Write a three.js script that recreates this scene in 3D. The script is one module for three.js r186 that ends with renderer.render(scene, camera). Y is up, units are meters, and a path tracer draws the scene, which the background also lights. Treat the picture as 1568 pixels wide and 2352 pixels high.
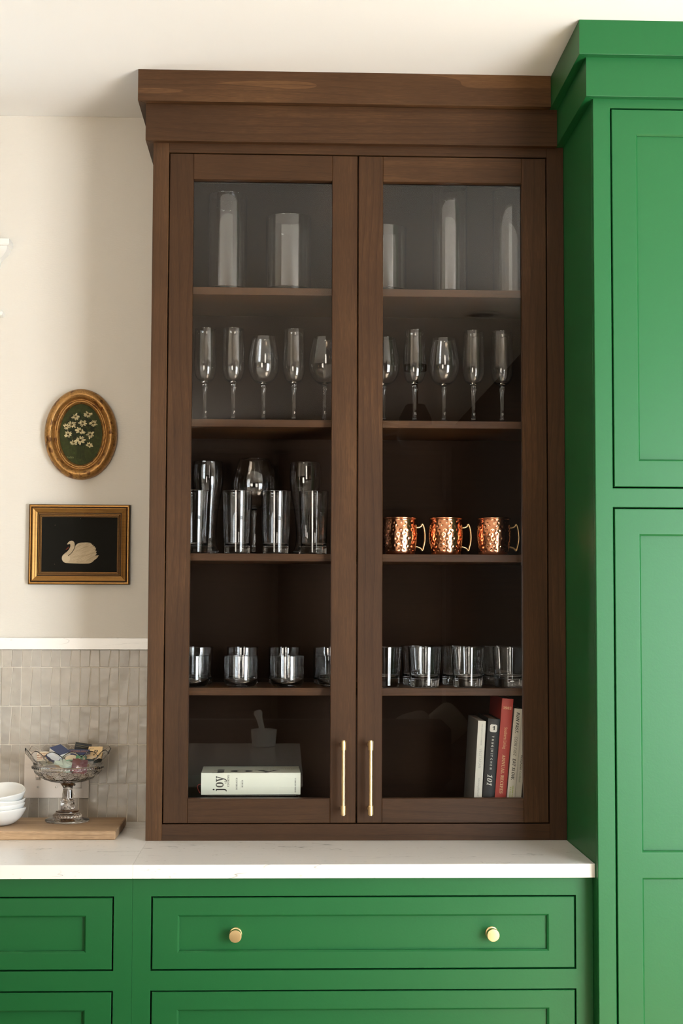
import * as THREE from 'three';
import { RectAreaLightUniformsLib } from 'three/addons/lights/RectAreaLightUniformsLib.js';
import { mergeGeometries } from 'three/addons/utils/BufferGeometryUtils.js';

// ---------------------------------------------------------------- camera, sky, light, exposure
const scene = new THREE.Scene();
const camera = new THREE.PerspectiveCamera(2 * Math.atan(1176 / 3460.6) * 180 / Math.PI, 1568 / 2352, 0.05, 60);
camera.position.set(0.3291, 1.4649, 3.5832);
camera.rotation.order = 'YXZ';
camera.rotation.set(0.06228, -0.03557, 0.00362);
const renderer = new THREE.WebGLRenderer();
renderer.toneMapping = THREE.LinearToneMapping;
renderer.toneMappingExposure = 1.0;
renderer.shadowMap.enabled = true;
scene.background = new THREE.Color(0.80, 0.92, 1.0);
scene.backgroundIntensity = 3.0;
RectAreaLightUniformsLib.init();
function windowLight(name, w, h, pos, to, color, intensity) {
  const l = new THREE.RectAreaLight(color, intensity, w, h);
  l.name = name; l.position.set(...pos); scene.add(l); l.lookAt(...to);
  return l;
}
// daylight in the tall window that faces the cabinets from the right, and in the sink window left of the picture
windowLight('window_2_daylight', 1.42, 1.59, [2.35, 1.305, 2.86], [2.35, 1.305, 0], new THREE.Color(0.93, 1.0, 1.04), 18.5);
windowLight('window_1_daylight', 0.86, 0.72, [-1.0, 1.80, -0.42], [-1.0, 1.80, 3], new THREE.Color(0.86, 0.95, 1.0), 4);

windowLight('fill_window_3_light', 1.5, 1.5, [-1.3, 1.55, 7.36], [-1.3, 1.55, 0], new THREE.Color(1.0, 0.88, 0.72), 14);  // added unseen window light: warm frontal fill for the shaded wall and worktop
// the sun comes steeply through the right-hand window and lies on the oak floor in front of the cabinets
const sun = new THREE.DirectionalLight(new THREE.Color(1.0, 0.97, 0.93), 76);
sun.position.set(2.35 + 5.5, 1.36 + 6.2, 2.8 + 5.6); sun.target.position.set(2.35, 1.36, 2.8); sun.castShadow = true;
Object.assign(sun.shadow.camera, { left: -3, right: 3, top: 3, bottom: -3, near: 0.5, far: 20 });
scene.add(sun, sun.target);

// ---------------------------------------------------------------- helpers
let seed = 7;
const rnd = () => { seed = (seed * 1664525 + 1013904223) >>> 0; return seed / 4294967296; };
const rr = (a, b) => a + (b - a) * rnd();
const clamp = (x, a = 0, b = 1) => Math.min(b, Math.max(a, x));
const sst = (a, b, x) => { const t = clamp((x - a) / (b - a)); return t * t * (3 - 2 * t); };
const mix = (a, b, t) => a + (b - a) * t;
const PERM = new Float32Array(65536); for (let i = 0; i < 65536; i++) PERM[i] = rnd();
const hsh = (x, y) => PERM[((x * 73 + y * 9973) ^ (x * 131) ^ (y * 17)) & 65535];
function vn(x, y, wx = 0, wy = 0) {             // value noise, optionally wrapping every wx, wy cells
  let xi = Math.floor(x), yi = Math.floor(y); const fx = x - xi, fy = y - yi;
  const u = fx * fx * (3 - 2 * fx), v = fy * fy * (3 - 2 * fy);
  let x1 = xi + 1, y1 = yi + 1;
  if (wx) { xi = ((xi % wx) + wx) % wx; x1 = ((x1 % wx) + wx) % wx; }
  if (wy) { yi = ((yi % wy) + wy) % wy; y1 = ((y1 % wy) + wy) % wy; }
  const a = hsh(xi, yi), b = hsh(x1, yi), c = hsh(xi, y1), d = hsh(x1, y1);
  return (a + (b - a) * u) + ((c + (d - c) * u) - (a + (b - a) * u)) * v;
}
const fbm = (x, y, n = 4) => { let s = 0, a = 0.5, t = 0; for (let i = 0; i < n; i++) { s += a * vn(x, y); t += a; a *= 0.5; x = x * 2.03 + 17.1; y = y * 2.03 + 5.7; } return s / t; };
const lin2s = (c) => c <= 0.0031308 ? c * 12.92 : 1.055 * Math.pow(c, 1 / 2.4) - 0.055;

function dataTex(w, h, f, srgb = true, rep = true) {      // f(u, v) -> [r, g, b], linear when srgb
  const d = new Uint8Array(w * h * 4);
  for (let y = 0; y < h; y++) for (let x = 0; x < w; x++) {
    const c = f(x / w, y / h), o = (y * w + x) * 4;
    for (let k = 0; k < 3; k++) d[o + k] = Math.round(255 * clamp(srgb ? lin2s(clamp(c[k])) : c[k]));
    d[o + 3] = 255;
  }
  const t = new THREE.DataTexture(d, w, h); t.magFilter = THREE.LinearFilter; t.minFilter = THREE.LinearMipmapLinearFilter;
  if (rep) t.wrapS = t.wrapT = THREE.MirroredRepeatWrapping;
  if (srgb) t.colorSpace = THREE.SRGBColorSpace;
  t.needsUpdate = true; return t;
}
function canvasTex(w, h, draw) {
  const c = document.createElement('canvas'); c.width = w; c.height = h;
  draw(c.getContext('2d'), w, h);
  const t = new THREE.CanvasTexture(c); t.colorSpace = THREE.SRGBColorSpace; return t;
}
const used = {};
function numbered(n) { used[n] = (used[n] ?? -1) + 1; return used[n] ? n + '_' + String(used[n]).padStart(3, '0') : n; }
const worldOf = (o) => { const p = new THREE.Vector3(); for (let q = o; q && q !== scene; q = q.parent) p.add(q.position); return p; };
function sh(m) { m.castShadow = true; m.receiveShadow = true; return m; }
function thing(name, label, category, pos, group) {      // a Group at the thing's base
  const o = new THREE.Group(); o.name = numbered(name); o.position.set(...pos); scene.add(o);
  o.userData = { label, category }; if (group) o.userData.group = group; return o;
}
function solo(name, label, category, geo, mat, pos, group) {   // a thing that is one mesh; geometry local to pos
  const o = sh(new THREE.Mesh(geo, mat)); o.name = numbered(name); o.position.set(...pos); scene.add(o);
  o.userData = { label, category }; if (group) o.userData.group = group; return o;
}
function struct(name, geo, mat) { const o = sh(new THREE.Mesh(geo, mat)); o.name = name; o.userData.kind = 'structure'; scene.add(o); return o; }
const counts = new WeakMap();
function nameIn(parent, name) { const c = counts.get(parent) ?? {}; counts.set(parent, c); c[name] = (c[name] ?? -1) + 1; return c[name] ? name + '_' + String(c[name]).padStart(3, '0') : name; }
function part(parent, name, geo, mat, world = true) {      // geometry in world coordinates unless world is false
  if (world) { const p = worldOf(parent); geo.translate(-p.x, -p.y, -p.z); }
  const o = sh(new THREE.Mesh(geo, mat)); o.name = nameIn(parent, name); parent.add(o); return o;
}
function partGroup(parent, name, pos) { const o = new THREE.Group(); o.name = nameIn(parent, name); const p = worldOf(parent); o.position.set(pos[0] - p.x, pos[1] - p.y, pos[2] - p.z); parent.add(o); return o; }
function dup(root, pos, turn, label, group) {
  const r = root.clone(); r.name = numbered(root.name.replace(/_\d{3}$/, '')); scene.add(r); r.position.set(...pos); r.rotation.y = turn ?? 0;
  r.userData = { ...root.userData, label: label ?? root.userData.label }; if (group) r.userData.group = group; return r;
}
function flat(tris) {                                       // list of triangles (9 numbers each) -> flat-shaded geometry
  const g = new THREE.BufferGeometry(); g.setAttribute('position', new THREE.Float32BufferAttribute(tris.flat(), 3)); g.computeVertexNormals(); return g;
}
function uvBox(g, grain = 'x', ou = rnd() * 2, ov = rnd() * 0.5, su = 2, sv = 0.5) {   // planar uv in metres by the way each face looks
  if (g.index) g = g.toNonIndexed();
  g.computeVertexNormals();
  const p = g.attributes.position, n = g.attributes.normal, uv = new Float32Array(p.count * 2), gi = 'xyz'.indexOf(grain);
  for (let i = 0; i < p.count; i++) {
    const q = [p.getX(i), p.getY(i), p.getZ(i)], m = [Math.abs(n.getX(i)), Math.abs(n.getY(i)), Math.abs(n.getZ(i))];
    const ax = m[0] > m[1] && m[0] > m[2] ? 0 : m[1] > m[2] ? 1 : 2, o = [0, 1, 2].filter((k) => k !== ax);
    const al = o.includes(gi) ? gi : o[0], ac = o[0] === al ? o[1] : o[0];
    const s = o.includes(gi) ? 1 : 0.12;
    uv[i * 2] = (q[al] * s + ou) / su; uv[i * 2 + 1] = (q[ac] + ov + ax * 0.13) / sv;
  }
  g.setAttribute('uv', new THREE.BufferAttribute(uv, 2)); return g;
}
function box(x0, x1, y0, y1, z0, z1, c = 0.001, grain = 'x') {       // a box with chamfered edges
  const X = [x0, x1], Y = [y0, y1], Z = [z0, z1], S = [-1, 1], T = [];
  c = Math.min(c, (x1 - x0) / 2.2, (y1 - y0) / 2.2, (z1 - z0) / 2.2);
  const v = (i, j, k, a) => [X[i] - (a === 0 ? 0 : S[i] * c), Y[j] - (a === 1 ? 0 : S[j] * c), Z[k] - (a === 2 ? 0 : S[k] * c)];
  const cen = [(x0 + x1) / 2, (y0 + y1) / 2, (z0 + z1) / 2];
  const tri = (a, b, d) => {
    const e = [b[0] - a[0], b[1] - a[1], b[2] - a[2]], f = [d[0] - a[0], d[1] - a[1], d[2] - a[2]];
    const n = [e[1] * f[2] - e[2] * f[1], e[2] * f[0] - e[0] * f[2], e[0] * f[1] - e[1] * f[0]];
    const out = n[0] * (a[0] - cen[0]) + n[1] * (a[1] - cen[1]) + n[2] * (a[2] - cen[2]);
    T.push(out >= 0 ? [...a, ...b, ...d] : [...a, ...d, ...b]);
  };
  const quad = (a, b, d, e) => { tri(a, b, d); tri(a, d, e); };
  for (const s of [0, 1]) {
    quad(v(s, 0, 0, 0), v(s, 1, 0, 0), v(s, 1, 1, 0), v(s, 0, 1, 0));
    quad(v(0, s, 0, 1), v(1, s, 0, 1), v(1, s, 1, 1), v(0, s, 1, 1));
    quad(v(0, 0, s, 2), v(1, 0, s, 2), v(1, 1, s, 2), v(0, 1, s, 2));
    for (const t of [0, 1]) {
      quad(v(0, s, t, 1), v(1, s, t, 1), v(1, s, t, 2), v(0, s, t, 2));
      quad(v(s, 0, t, 0), v(s, 1, t, 0), v(s, 1, t, 2), v(s, 0, t, 2));
      quad(v(s, t, 0, 0), v(s, t, 1, 0), v(s, t, 1, 1), v(s, t, 0, 1));
      for (const u of [0, 1]) tri(v(s, t, u, 0), v(s, t, u, 1), v(s, t, u, 2));
    }
  }
  return uvBox(flat(T), grain);
}
function planPrism(pts, y0, y1, grain = 'x', ou, ov) {                 // a plan polygon [[x, z], ...] raised from y0 to y1
  const s = new THREE.Shape(pts.map(([x, z]) => new THREE.Vector2(x, -z)));
  const b = 0.0008, g = new THREE.ExtrudeGeometry(s, { depth: y1 - y0 - 2 * b, bevelEnabled: true, bevelThickness: b, bevelSize: b, bevelOffset: -b, bevelSegments: 1 });
  g.rotateX(-Math.PI / 2); g.translate(0, y0 + b, 0); return uvBox(g, grain, ou, ov);
}
function rectLoft(x0, x1, y0, y1, prof, grain = 'x') {           // mitred frame: prof = [[inset, z], ...] from outer back to inner
  const T = [], ring = ([i, z]) => [[x0 + i, y0 + i, z], [x1 - i, y0 + i, z], [x1 - i, y1 - i, z], [x0 + i, y1 - i, z]];
  for (let k = 0; k + 1 < prof.length; k++) {
    const a = ring(prof[k]), b = ring(prof[k + 1]);
    for (let j = 0; j < 4; j++) { const m = (j + 1) % 4; T.push([...a[j], ...a[m], ...b[m]], [...a[j], ...b[m], ...b[j]]); }
  }
  return flat(T);
}
function holed(x0, x1, y0, y1, holes, z0, z1, b = 0.0012, grain = 'x') {   // a board with rectangular openings, its edges eased
  const s = new THREE.Shape(); s.moveTo(x0, y0); s.lineTo(x1, y0); s.lineTo(x1, y1); s.lineTo(x0, y1); s.closePath();
  for (const [a, c, d, e] of holes) { const h = new THREE.Path(); h.moveTo(a, d); h.lineTo(a, e); h.lineTo(c, e); h.lineTo(c, d); h.closePath(); s.holes.push(h); }
  const g = new THREE.ExtrudeGeometry(s, { depth: z1 - z0 - 2 * b, bevelEnabled: true, bevelThickness: b, bevelSize: b, bevelOffset: -b, bevelSegments: 1 });
  g.translate(0, 0, z0 + b); return uvBox(g, grain);
}
function shaker(x0, x1, y0, y1, holes, z0, z1, c = 0.0035) {        // a painted frame whose openings have a 45 degree inner edge
  const gs = [holed(x0, x1, y0, y1, holes.map(([a, b, d, e]) => [a - c, b + c, d - c, e + c]), z0, z1, 0.0012)];
  for (const [a, b, d, e] of holes) gs.push(uvBox(rectLoft(a - c - 0.0013, b + c + 0.0013, d - c - 0.0013, e + c + 0.0013, [[0, z1 - 0.00005], [0.0013, z1 - 0.0002], [0.0013 + c, z1 - c - 0.0002], [0.0013 + c, z0 + 0.002]])));
  return mergeGeometries(gs);
}
const V2 = (a) => a.map(([x, y]) => new THREE.Vector2(x, y));
const lathe = (pts, n = 64) => new THREE.LatheGeometry(V2(pts), n);
function smooth(pts, n = 40) { const c = new THREE.CatmullRomCurve3(pts.map(([x, y]) => new THREE.Vector3(x, y, 0)), false, 'centripetal'); return c.getPoints(n).map((p) => [Math.max(0, p.x), p.y]); }
function tube(pts, r, seg = 40, rad = 10, closed = false) { return new THREE.TubeGeometry(new THREE.CatmullRomCurve3(pts.map((p) => new THREE.Vector3(...p)), closed, 'centripetal'), seg, r, rad, closed); }

// ---------------------------------------------------------------- textures and materials
const woodF = (dark, mid, light, patchy, figure) => (u, v) => {
  const x = u * 2, y = v * 0.5;                                // metres along and across the grain
  const warp = fbm(x * 1.1, y * 6, 3) - 0.5;
  const d = y * 60 + warp * 5 + fbm(x * 4, y * 40, 2) * 0.4;
  const ring = d - Math.floor(d), line = Math.pow(ring, 4) * (1 - sst(0.93, 1, ring)) * sst(0.35, 0.6, fbm(x * 0.9 + 7, y * 11 + 3, 2));
  const fib = vn(x * 45, y * 1300) * 0.55 + vn(x * 110, y * 3000) * 0.45;
  const blotch = fbm(x * 4 + 31, y * 10 + 7, 4);
  const fleck = sst(0.70, 0.708, fbm(x * 2.3 + 90, y * 24 + 40 + warp * 1.2, 2)) * patchy;
  const t = clamp(0.46 + (blotch - 0.5) * 0.55 - line * 0.30 + (fib - 0.5) * 0.40 + fleck * 0.26 + (figure ? figure(x, y) : 0));
  return [0, 1, 2].map((k) => t < 0.5 ? mix(dark[k], mid[k], t * 2) : mix(mid[k], light[k], t * 2 - 1));
};
const BROWN = [[0.034, 0.0150, 0.0062], [0.072, 0.0335, 0.0138], [0.150, 0.074, 0.029]];
const brownTex = dataTex(2048, 1024, woodF(...BROWN, 0.35));
const flameTex = dataTex(2048, 1024, woodF(...BROWN, 1, (x, y) => {          // a pale lens where the saw cut across a growth ring, ringed by darker lines
  const t = (x - 0.181) / 0.245, h = t < 0 || t > 1 ? 0 : 0.0135 * Math.pow(t, 0.8) * Math.sqrt(Math.max(0, 1 - Math.pow(t, 5))), d = Math.abs(y - 0.144 - 0.0015 * Math.sin(t * 5));
  return h ? sst(h + 0.0006, h - 0.0006, d) * 0.22 - sst(0.0016, 0, Math.abs(d - h - 0.0012)) * 0.10 : 0;
}));
const shadedWoodTex = dataTex(512, 512, woodF([0.016, 0.0085, 0.005], [0.021, 0.0108, 0.006], [0.030, 0.0150, 0.008], 0));  // same stained wood, darkened so its colour carries the dim of the interior
const boardTex = dataTex(1024, 512, woodF([0.16, 0.092, 0.048], [0.47, 0.31, 0.178], [0.68, 0.50, 0.33], 0.5));
const oakTex = dataTex(1024, 512, woodF([0.36, 0.25, 0.15], [0.56, 0.425, 0.285], [0.66, 0.52, 0.37], 0.2));
const peel = dataTex(512, 512, (u, v) => { const h = vn(u * 90, v * 90, 90, 90) * 0.6 + vn(u * 200, v * 200, 200, 200) * 0.4; return [h, h, h]; }, false);
const quartz = dataTex(1024, 1024, (u, v) => {
  const x = u * 2, y = v * 2;
  const w = fbm(x * 6, y * 6, 3), r = Math.abs(fbm(x * 7 + w * 2, y * 7 + 9 + w * 2, 3) - 0.5);
  const vein = (1 - sst(0, 0.012, r)) * sst(0.52, 0.66, fbm(x * 9 + 50, y * 9, 2)) * 0.5;
  const speck = sst(0.86, 0.93, vn(x * 130, y * 130)) * sst(0.5, 0.7, vn(x * 14 + 8, y * 14)) * 0.3;
  const k = 1 - vein - speck; return [0.80 * k, 0.785 * k, 0.75 * k];
});
const std = (o) => new THREE.MeshStandardMaterial(o);
const phys = (o) => new THREE.MeshPhysicalMaterial(o);
const rgb = (r, g, b) => new THREE.Color().setRGB(r, g, b);
const rep = (t, x, y) => { const c = t.clone(); c.repeat.set(x, y); c.needsUpdate = true; return c; };
const M = {
  wood: phys({ name: 'stained alder', specularIntensity: 0.38, map: brownTex, color: rgb(0.74, 0.71, 0.68), roughness: 0.42, bumpMap: brownTex, bumpScale: 0.00006 }),
  woodWarm: phys({ name: 'stained alder, paler board', specularIntensity: 0.38, map: flameTex, roughness: 0.42, bumpMap: flameTex, bumpScale: 0.00006 }),
  shadedInside: phys({ name: 'stained alder, interior shade in its colour', map: shadedWoodTex, roughness: 0.8, specularIntensity: 0.15 }),
  green: phys({ name: 'green paint', specularIntensity: 0.6, color: rgb(0.0085, 0.105, 0.0270), roughness: 0.42, bumpMap: rep(peel, 6, 1.5), bumpScale: 0.00008 }),
  wall: std({ name: 'wall paint', color: rgb(0.725, 0.695, 0.635), roughness: 0.85, bumpMap: rep(peel, 4, 4), bumpScale: 0.0003 }),
  darkwall: std({ name: 'charcoal wall paint', color: rgb(0.035, 0.030, 0.024), roughness: 0.8 }),
  ceiling: std({ name: 'ceiling paint', color: rgb(0.87, 0.875, 0.87), roughness: 0.95, bumpMap: rep(peel, 4, 4), bumpScale: 0.00008 }),
  white: std({ name: 'white trim paint', color: rgb(0.82, 0.82, 0.80), roughness: 0.4 }),
  quartz: std({ name: 'white quartz', map: quartz, roughness: 0.22 }),
  grout: std({ name: 'cream grout', color: rgb(0.80, 0.755, 0.67), roughness: 0.95 }),
  board: std({ name: 'pale wood', map: boardTex, roughness: 0.6, bumpMap: boardTex, bumpScale: 0.0001 }),
  brass: std({ name: 'satin brass', color: rgb(0.80, 0.58, 0.30), metalness: 1, roughness: 0.38 }),
  black: std({ name: 'black', color: rgb(0.012, 0.012, 0.012), roughness: 0.6 }),
  plastic: std({ name: 'ivory plastic', color: rgb(0.72, 0.66, 0.60), roughness: 0.35 }),
  china: phys({ name: 'white glaze', color: rgb(0.80, 0.81, 0.80), roughness: 0.25, clearcoat: 0.6, clearcoatRoughness: 0.08 }),
  glass: phys({ name: 'clear glass', color: rgb(1, 1, 1), transmission: 1, thickness: 0.004, ior: 1.5, roughness: 0 }),
  pressed: phys({ name: 'pressed glass', color: rgb(1, 1, 1), transmission: 1, thickness: 0.004, ior: 1.5, roughness: 0, attenuationColor: rgb(0.95, 0.92, 0.88), attenuationDistance: 0.2 }),
  pane: phys({ name: 'window glass', color: rgb(1, 1, 1), transmission: 1, thickness: 0, ior: 1.5, roughness: 0, specularIntensity: 0.56 }),
  copper: std({ name: 'copper', color: rgb(0.90, 0.42, 0.24), metalness: 1, roughness: 0.17 }),
  paper: std({ name: 'book paper', color: rgb(0.62, 0.58, 0.50), roughness: 0.9 }),
  steel: std({ name: 'steel', color: rgb(0.6, 0.58, 0.54), metalness: 1, roughness: 0.3 }),
};
const tinted = (r, g, b, rough = 0.55) => std({ color: rgb(r, g, b), roughness: rough });

// ---------------------------------------------------------------- the room
const CEIL = 2.743, CT = 0.914, ZW = -0.317;
struct('floor', box(-7.2, 3.45, -0.1, 0, ZW - 0.16, 7.4, 0.001), std({ name: 'oak floor', map: oakTex, roughness: 0.5 }));
struct('ceiling', box(-7.2, 3.45, CEIL, CEIL + 0.1, ZW - 0.16, 7.4, 0.001), M.ceiling);
const wallBack = struct('wall_back', holed(-7.2, 3.45, 0, CEIL, [[-1.47, -0.53, 1.42, 2.18]], ZW - 0.16, ZW, 0.001), M.wall);
struct('wall_left', box(-7.2, -7.05, 0, CEIL, ZW, 7.25, 0.001), M.darkwall);
struct('wall_front', holed(-7.2, 1.6, 0, CEIL, [[-2.1, -0.5, 0.75, 2.35]], 7.25, 7.4, 0.001), M.darkwall);
struct('wall_right', box(3.30, 3.45, 0, CEIL, ZW, 2.90, 0.001), M.wall);
const WX0 = 1.62, WX1 = 3.08, WY0 = 0.49, WY1 = 2.12;
struct('wall_window', holed(1.50, 3.30, 0, CEIL, [[WX0, WX1, WY0, WY1]], 2.75, 2.90, 0.001), M.wall);
struct('wall_living', box(1.50, 1.60, 0, CEIL, 2.90, 7.25, 0.001), M.darkwall);
function baseboard(n, g) { struct('baseboard_' + n, g, M.white); }
baseboard('right', box(3.285, 3.30, 0, 0.13, ZW, 2.75, 0.003)); baseboard('front', box(-7.05, 1.50, 0, 0.13, 7.235, 7.25, 0.003)); baseboard('left', box(-7.05, -7.035, 0, 0.13, ZW, 7.25, 0.003));

// grout bed and the glazed tiles, each a piece of its own
part(wallBack, 'grout', box(-0.78, 0.0, CT, 1.3505, ZW + 0.0002, ZW + 0.0050, 0.0004), M.grout);
const glaze = [0, 1, 2, 3].map((i) => {
  const o = i * 13.7, b = [[0.405, 0.368, 0.315], [0.43, 0.392, 0.336], [0.385, 0.352, 0.306], [0.42, 0.377, 0.318]][i];
  const t = dataTex(256, 256, (u, v) => { const k = 0.86 + 0.28 * fbm(u * 5 + o, v * 5, 4) - 0.45 * sst(0.965, 0.99, vn(u * 60 + o, v * 60)); return b.map((c) => c * k); });
  return std({ name: 'greige glaze', map: t, roughness: 0.3, bumpMap: rep(peel, 0.06, 0.06), bumpScale: 0.0012 });
});
{
  const rows = [[1.3066, 1.3503], [1.2076, 1.3052], [1.1102, 1.2062], [1.0111, 1.1088], [0.9150, 1.0097]];
  for (const [y0, y1] of rows) {
    let edge = [-0.349 - 0.0498 * 8, -0.349 - 0.0498 * 8];
    for (let k = 0; k < 30; k++) {
      const straight = k % 2 === 1, cx = -0.349 + 0.0498 * (-8 + Math.floor((k + 1) / 2)) + (straight ? 0 : 0.0249);
      const s = straight ? rr(-0.0008, 0.0008) : rr(0.0022, 0.0044) * (y1 - y0 < 0.06 ? 0.6 : 1), c = cx + rr(-0.0008, 0.0008);
      let next = [c - s, c + s];
      if (k === 29) next = [-0.0005, -0.0005];
      const gp = rr(0.0003, 0.0008), gq = rr(0.0003, 0.0008), e = 0.0009, z1 = ZW + 0.0058 + rr(-0.0004, 0.0007), a = rr(-0.0003, 0.0008), b = rr(-0.0003, 0.0008);
      const B = [[edge[0] + gp, y0 + a], [next[0] - gq, y0 + b], [next[1] - gq, y1 - b], [edge[1] + gp, y1 - a]];
      const c0 = [(B[0][0] + B[1][0] + B[2][0] + B[3][0]) / 4, (y0 + y1) / 2];
      const F = B.map(([x, y]) => [x + Math.sign(c0[0] - x) * e, y + Math.sign(c0[1] - y) * e]);
      const dz = [rr(-1.5, 1.5) * 1e-4, rr(-1.5, 1.5) * 1e-4, rr(-1.5, 1.5) * 1e-4, rr(-1.5, 1.5) * 1e-4], T = [];
      const fz = F.map(([x, y], i) => [x, y, z1 + dz[i]]), mz = B.map(([x, y], i) => [x, y, z1 + dz[i] - 0.0006]), bz = B.map(([x, y]) => [x, y, ZW + 0.0040]);
      T.push([...fz[0], ...fz[1], ...fz[2]], [...fz[0], ...fz[2], ...fz[3]]);
      for (let j = 0; j < 4; j++) { const m = (j + 1) % 4; T.push([...mz[j], ...mz[m], ...fz[m]], [...mz[j], ...fz[m], ...fz[j]], [...bz[j], ...bz[m], ...mz[m]], [...bz[j], ...mz[m], ...mz[j]]); }
      part(wallBack, 'tile', uvBox(flat(T), 'x', rnd(), rnd(), 0.12, 0.12), glaze[Math.floor(rnd() * 4)]);
      edge = next;
    }
  }
}
struct('trim_1', box(-1.62, -0.0005, 1.351, 1.3812, ZW, ZW + 0.0155, 0.0012), M.quartz);

// sink window with its moulded head, mostly left of the picture
{
  const w = new THREE.Group(); w.name = 'window_1'; w.userData.kind = 'structure'; scene.add(w);
  const loft = (prof, x0, x1) => { // stacked plan rectangles grown by out: prof = [[out, y], ...]
    const T = [], ring = ([o, y]) => [[x0 - o, y, ZW], [x0 - o, y, ZW + o], [x1 + o, y, ZW + o], [x1 + o, y, ZW]];
    for (let k = 0; k + 1 < prof.length; k++) { const a = ring(prof[k]), b = ring(prof[k + 1]); for (let j = 0; j < 3; j++) T.push([...a[j], ...a[j + 1], ...b[j + 1]], [...a[j], ...b[j + 1], ...b[j]]); }
    const t = ring(prof[prof.length - 1]), u = ring(prof[0]); T.push([...t[0], ...t[1], ...t[2]], [...t[0], ...t[2], ...t[3]], [...u[0], ...u[2], ...u[1]], [...u[0], ...u[3], ...u[2]]); return flat(T);
  };
  const ogee = []; for (let i = 0; i <= 16; i++) { const t = i / 16; ogee.push([0.0225 + 0.026 * (t - 0.16 * Math.sin(t * Math.PI * 2)), 2.3405 + 0.046 * t]); }
  part(w, 'cornice', loft([[0.014, 2.329], [0.018, 2.331], [0.018, 2.336], [0.0225, 2.3365], ...ogee, [0.053, 2.3875], [0.0545, 2.392], [0.0545, 2.4035], [0.052, 2.405]], -1.555, -0.4445), M.white);
  part(w, 'frieze_board', box(-1.562, -0.4375, 2.232, 2.332, ZW, ZW + 0.018, 0.001), M.white);
  part(w, 'bead_moulding', loft([[0.017, 2.2085], [0.027, 2.2095], [0.029, 2.213], [0.029, 2.2185], [0.026, 2.223], [0.017, 2.228]], -1.555, -0.4375), M.white);
  for (const [a, b] of [[-0.53, -0.443], [-1.557, -1.47]]) part(w, 'casing', box(a, b, 1.40, 2.21, ZW, ZW + 0.017, 0.002), M.white);
  part(w, 'sill', box(-1.58, -0.43, 1.3815, 1.419, ZW, ZW + 0.04, 0.003), M.white);
  part(w, 'sash', holed(-1.47, -0.53, 1.42, 2.18, [[-1.42, -1.02, 1.47, 2.13], [-0.98, -0.58, 1.47, 2.13]], ZW - 0.09, ZW - 0.05, 0.002), M.white);
}
// tall window that faces the cabinets from the right: casing, sash and muntins
{
  const w = new THREE.Group(); w.name = 'window_2'; w.userData.kind = 'structure'; scene.add(w);
  part(w, 'casing', holed(WX0 - 0.09, WX1 + 0.09, WY0 - 0.09, WY1 + 0.09, [[WX0, WX1, WY0, WY1]], 2.732, 2.75, 0.002), M.white);
  part(w, 'sash', holed(WX0, WX1, WY0, WY1, [[WX0 + 0.04, (WX0 + WX1) / 2 - 0.02, WY0 + 0.04, WY1 - 0.04], [(WX0 + WX1) / 2 + 0.02, WX1 - 0.04, WY0 + 0.04, WY1 - 0.04]], 2.79, 2.83, 0.002), M.white);
  for (const y of [1.05, 1.63]) part(w, 'muntin', box(WX0 + 0.03, WX1 - 0.03, y, y + 0.018, 2.80, 2.82, 0.002), M.white);
}

{
  const w = new THREE.Group(); w.name = 'fill_window_3'; w.userData.kind = 'structure'; scene.add(w);  // sash of the added window, put in to hold the fill light
  part(w, 'sash', holed(-2.1, -0.5, 0.75, 2.35, [[-2.04, -1.33, 0.81, 2.29], [-1.27, -0.56, 0.81, 2.29]], 7.28, 7.32, 0.002), M.white);
}

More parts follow.
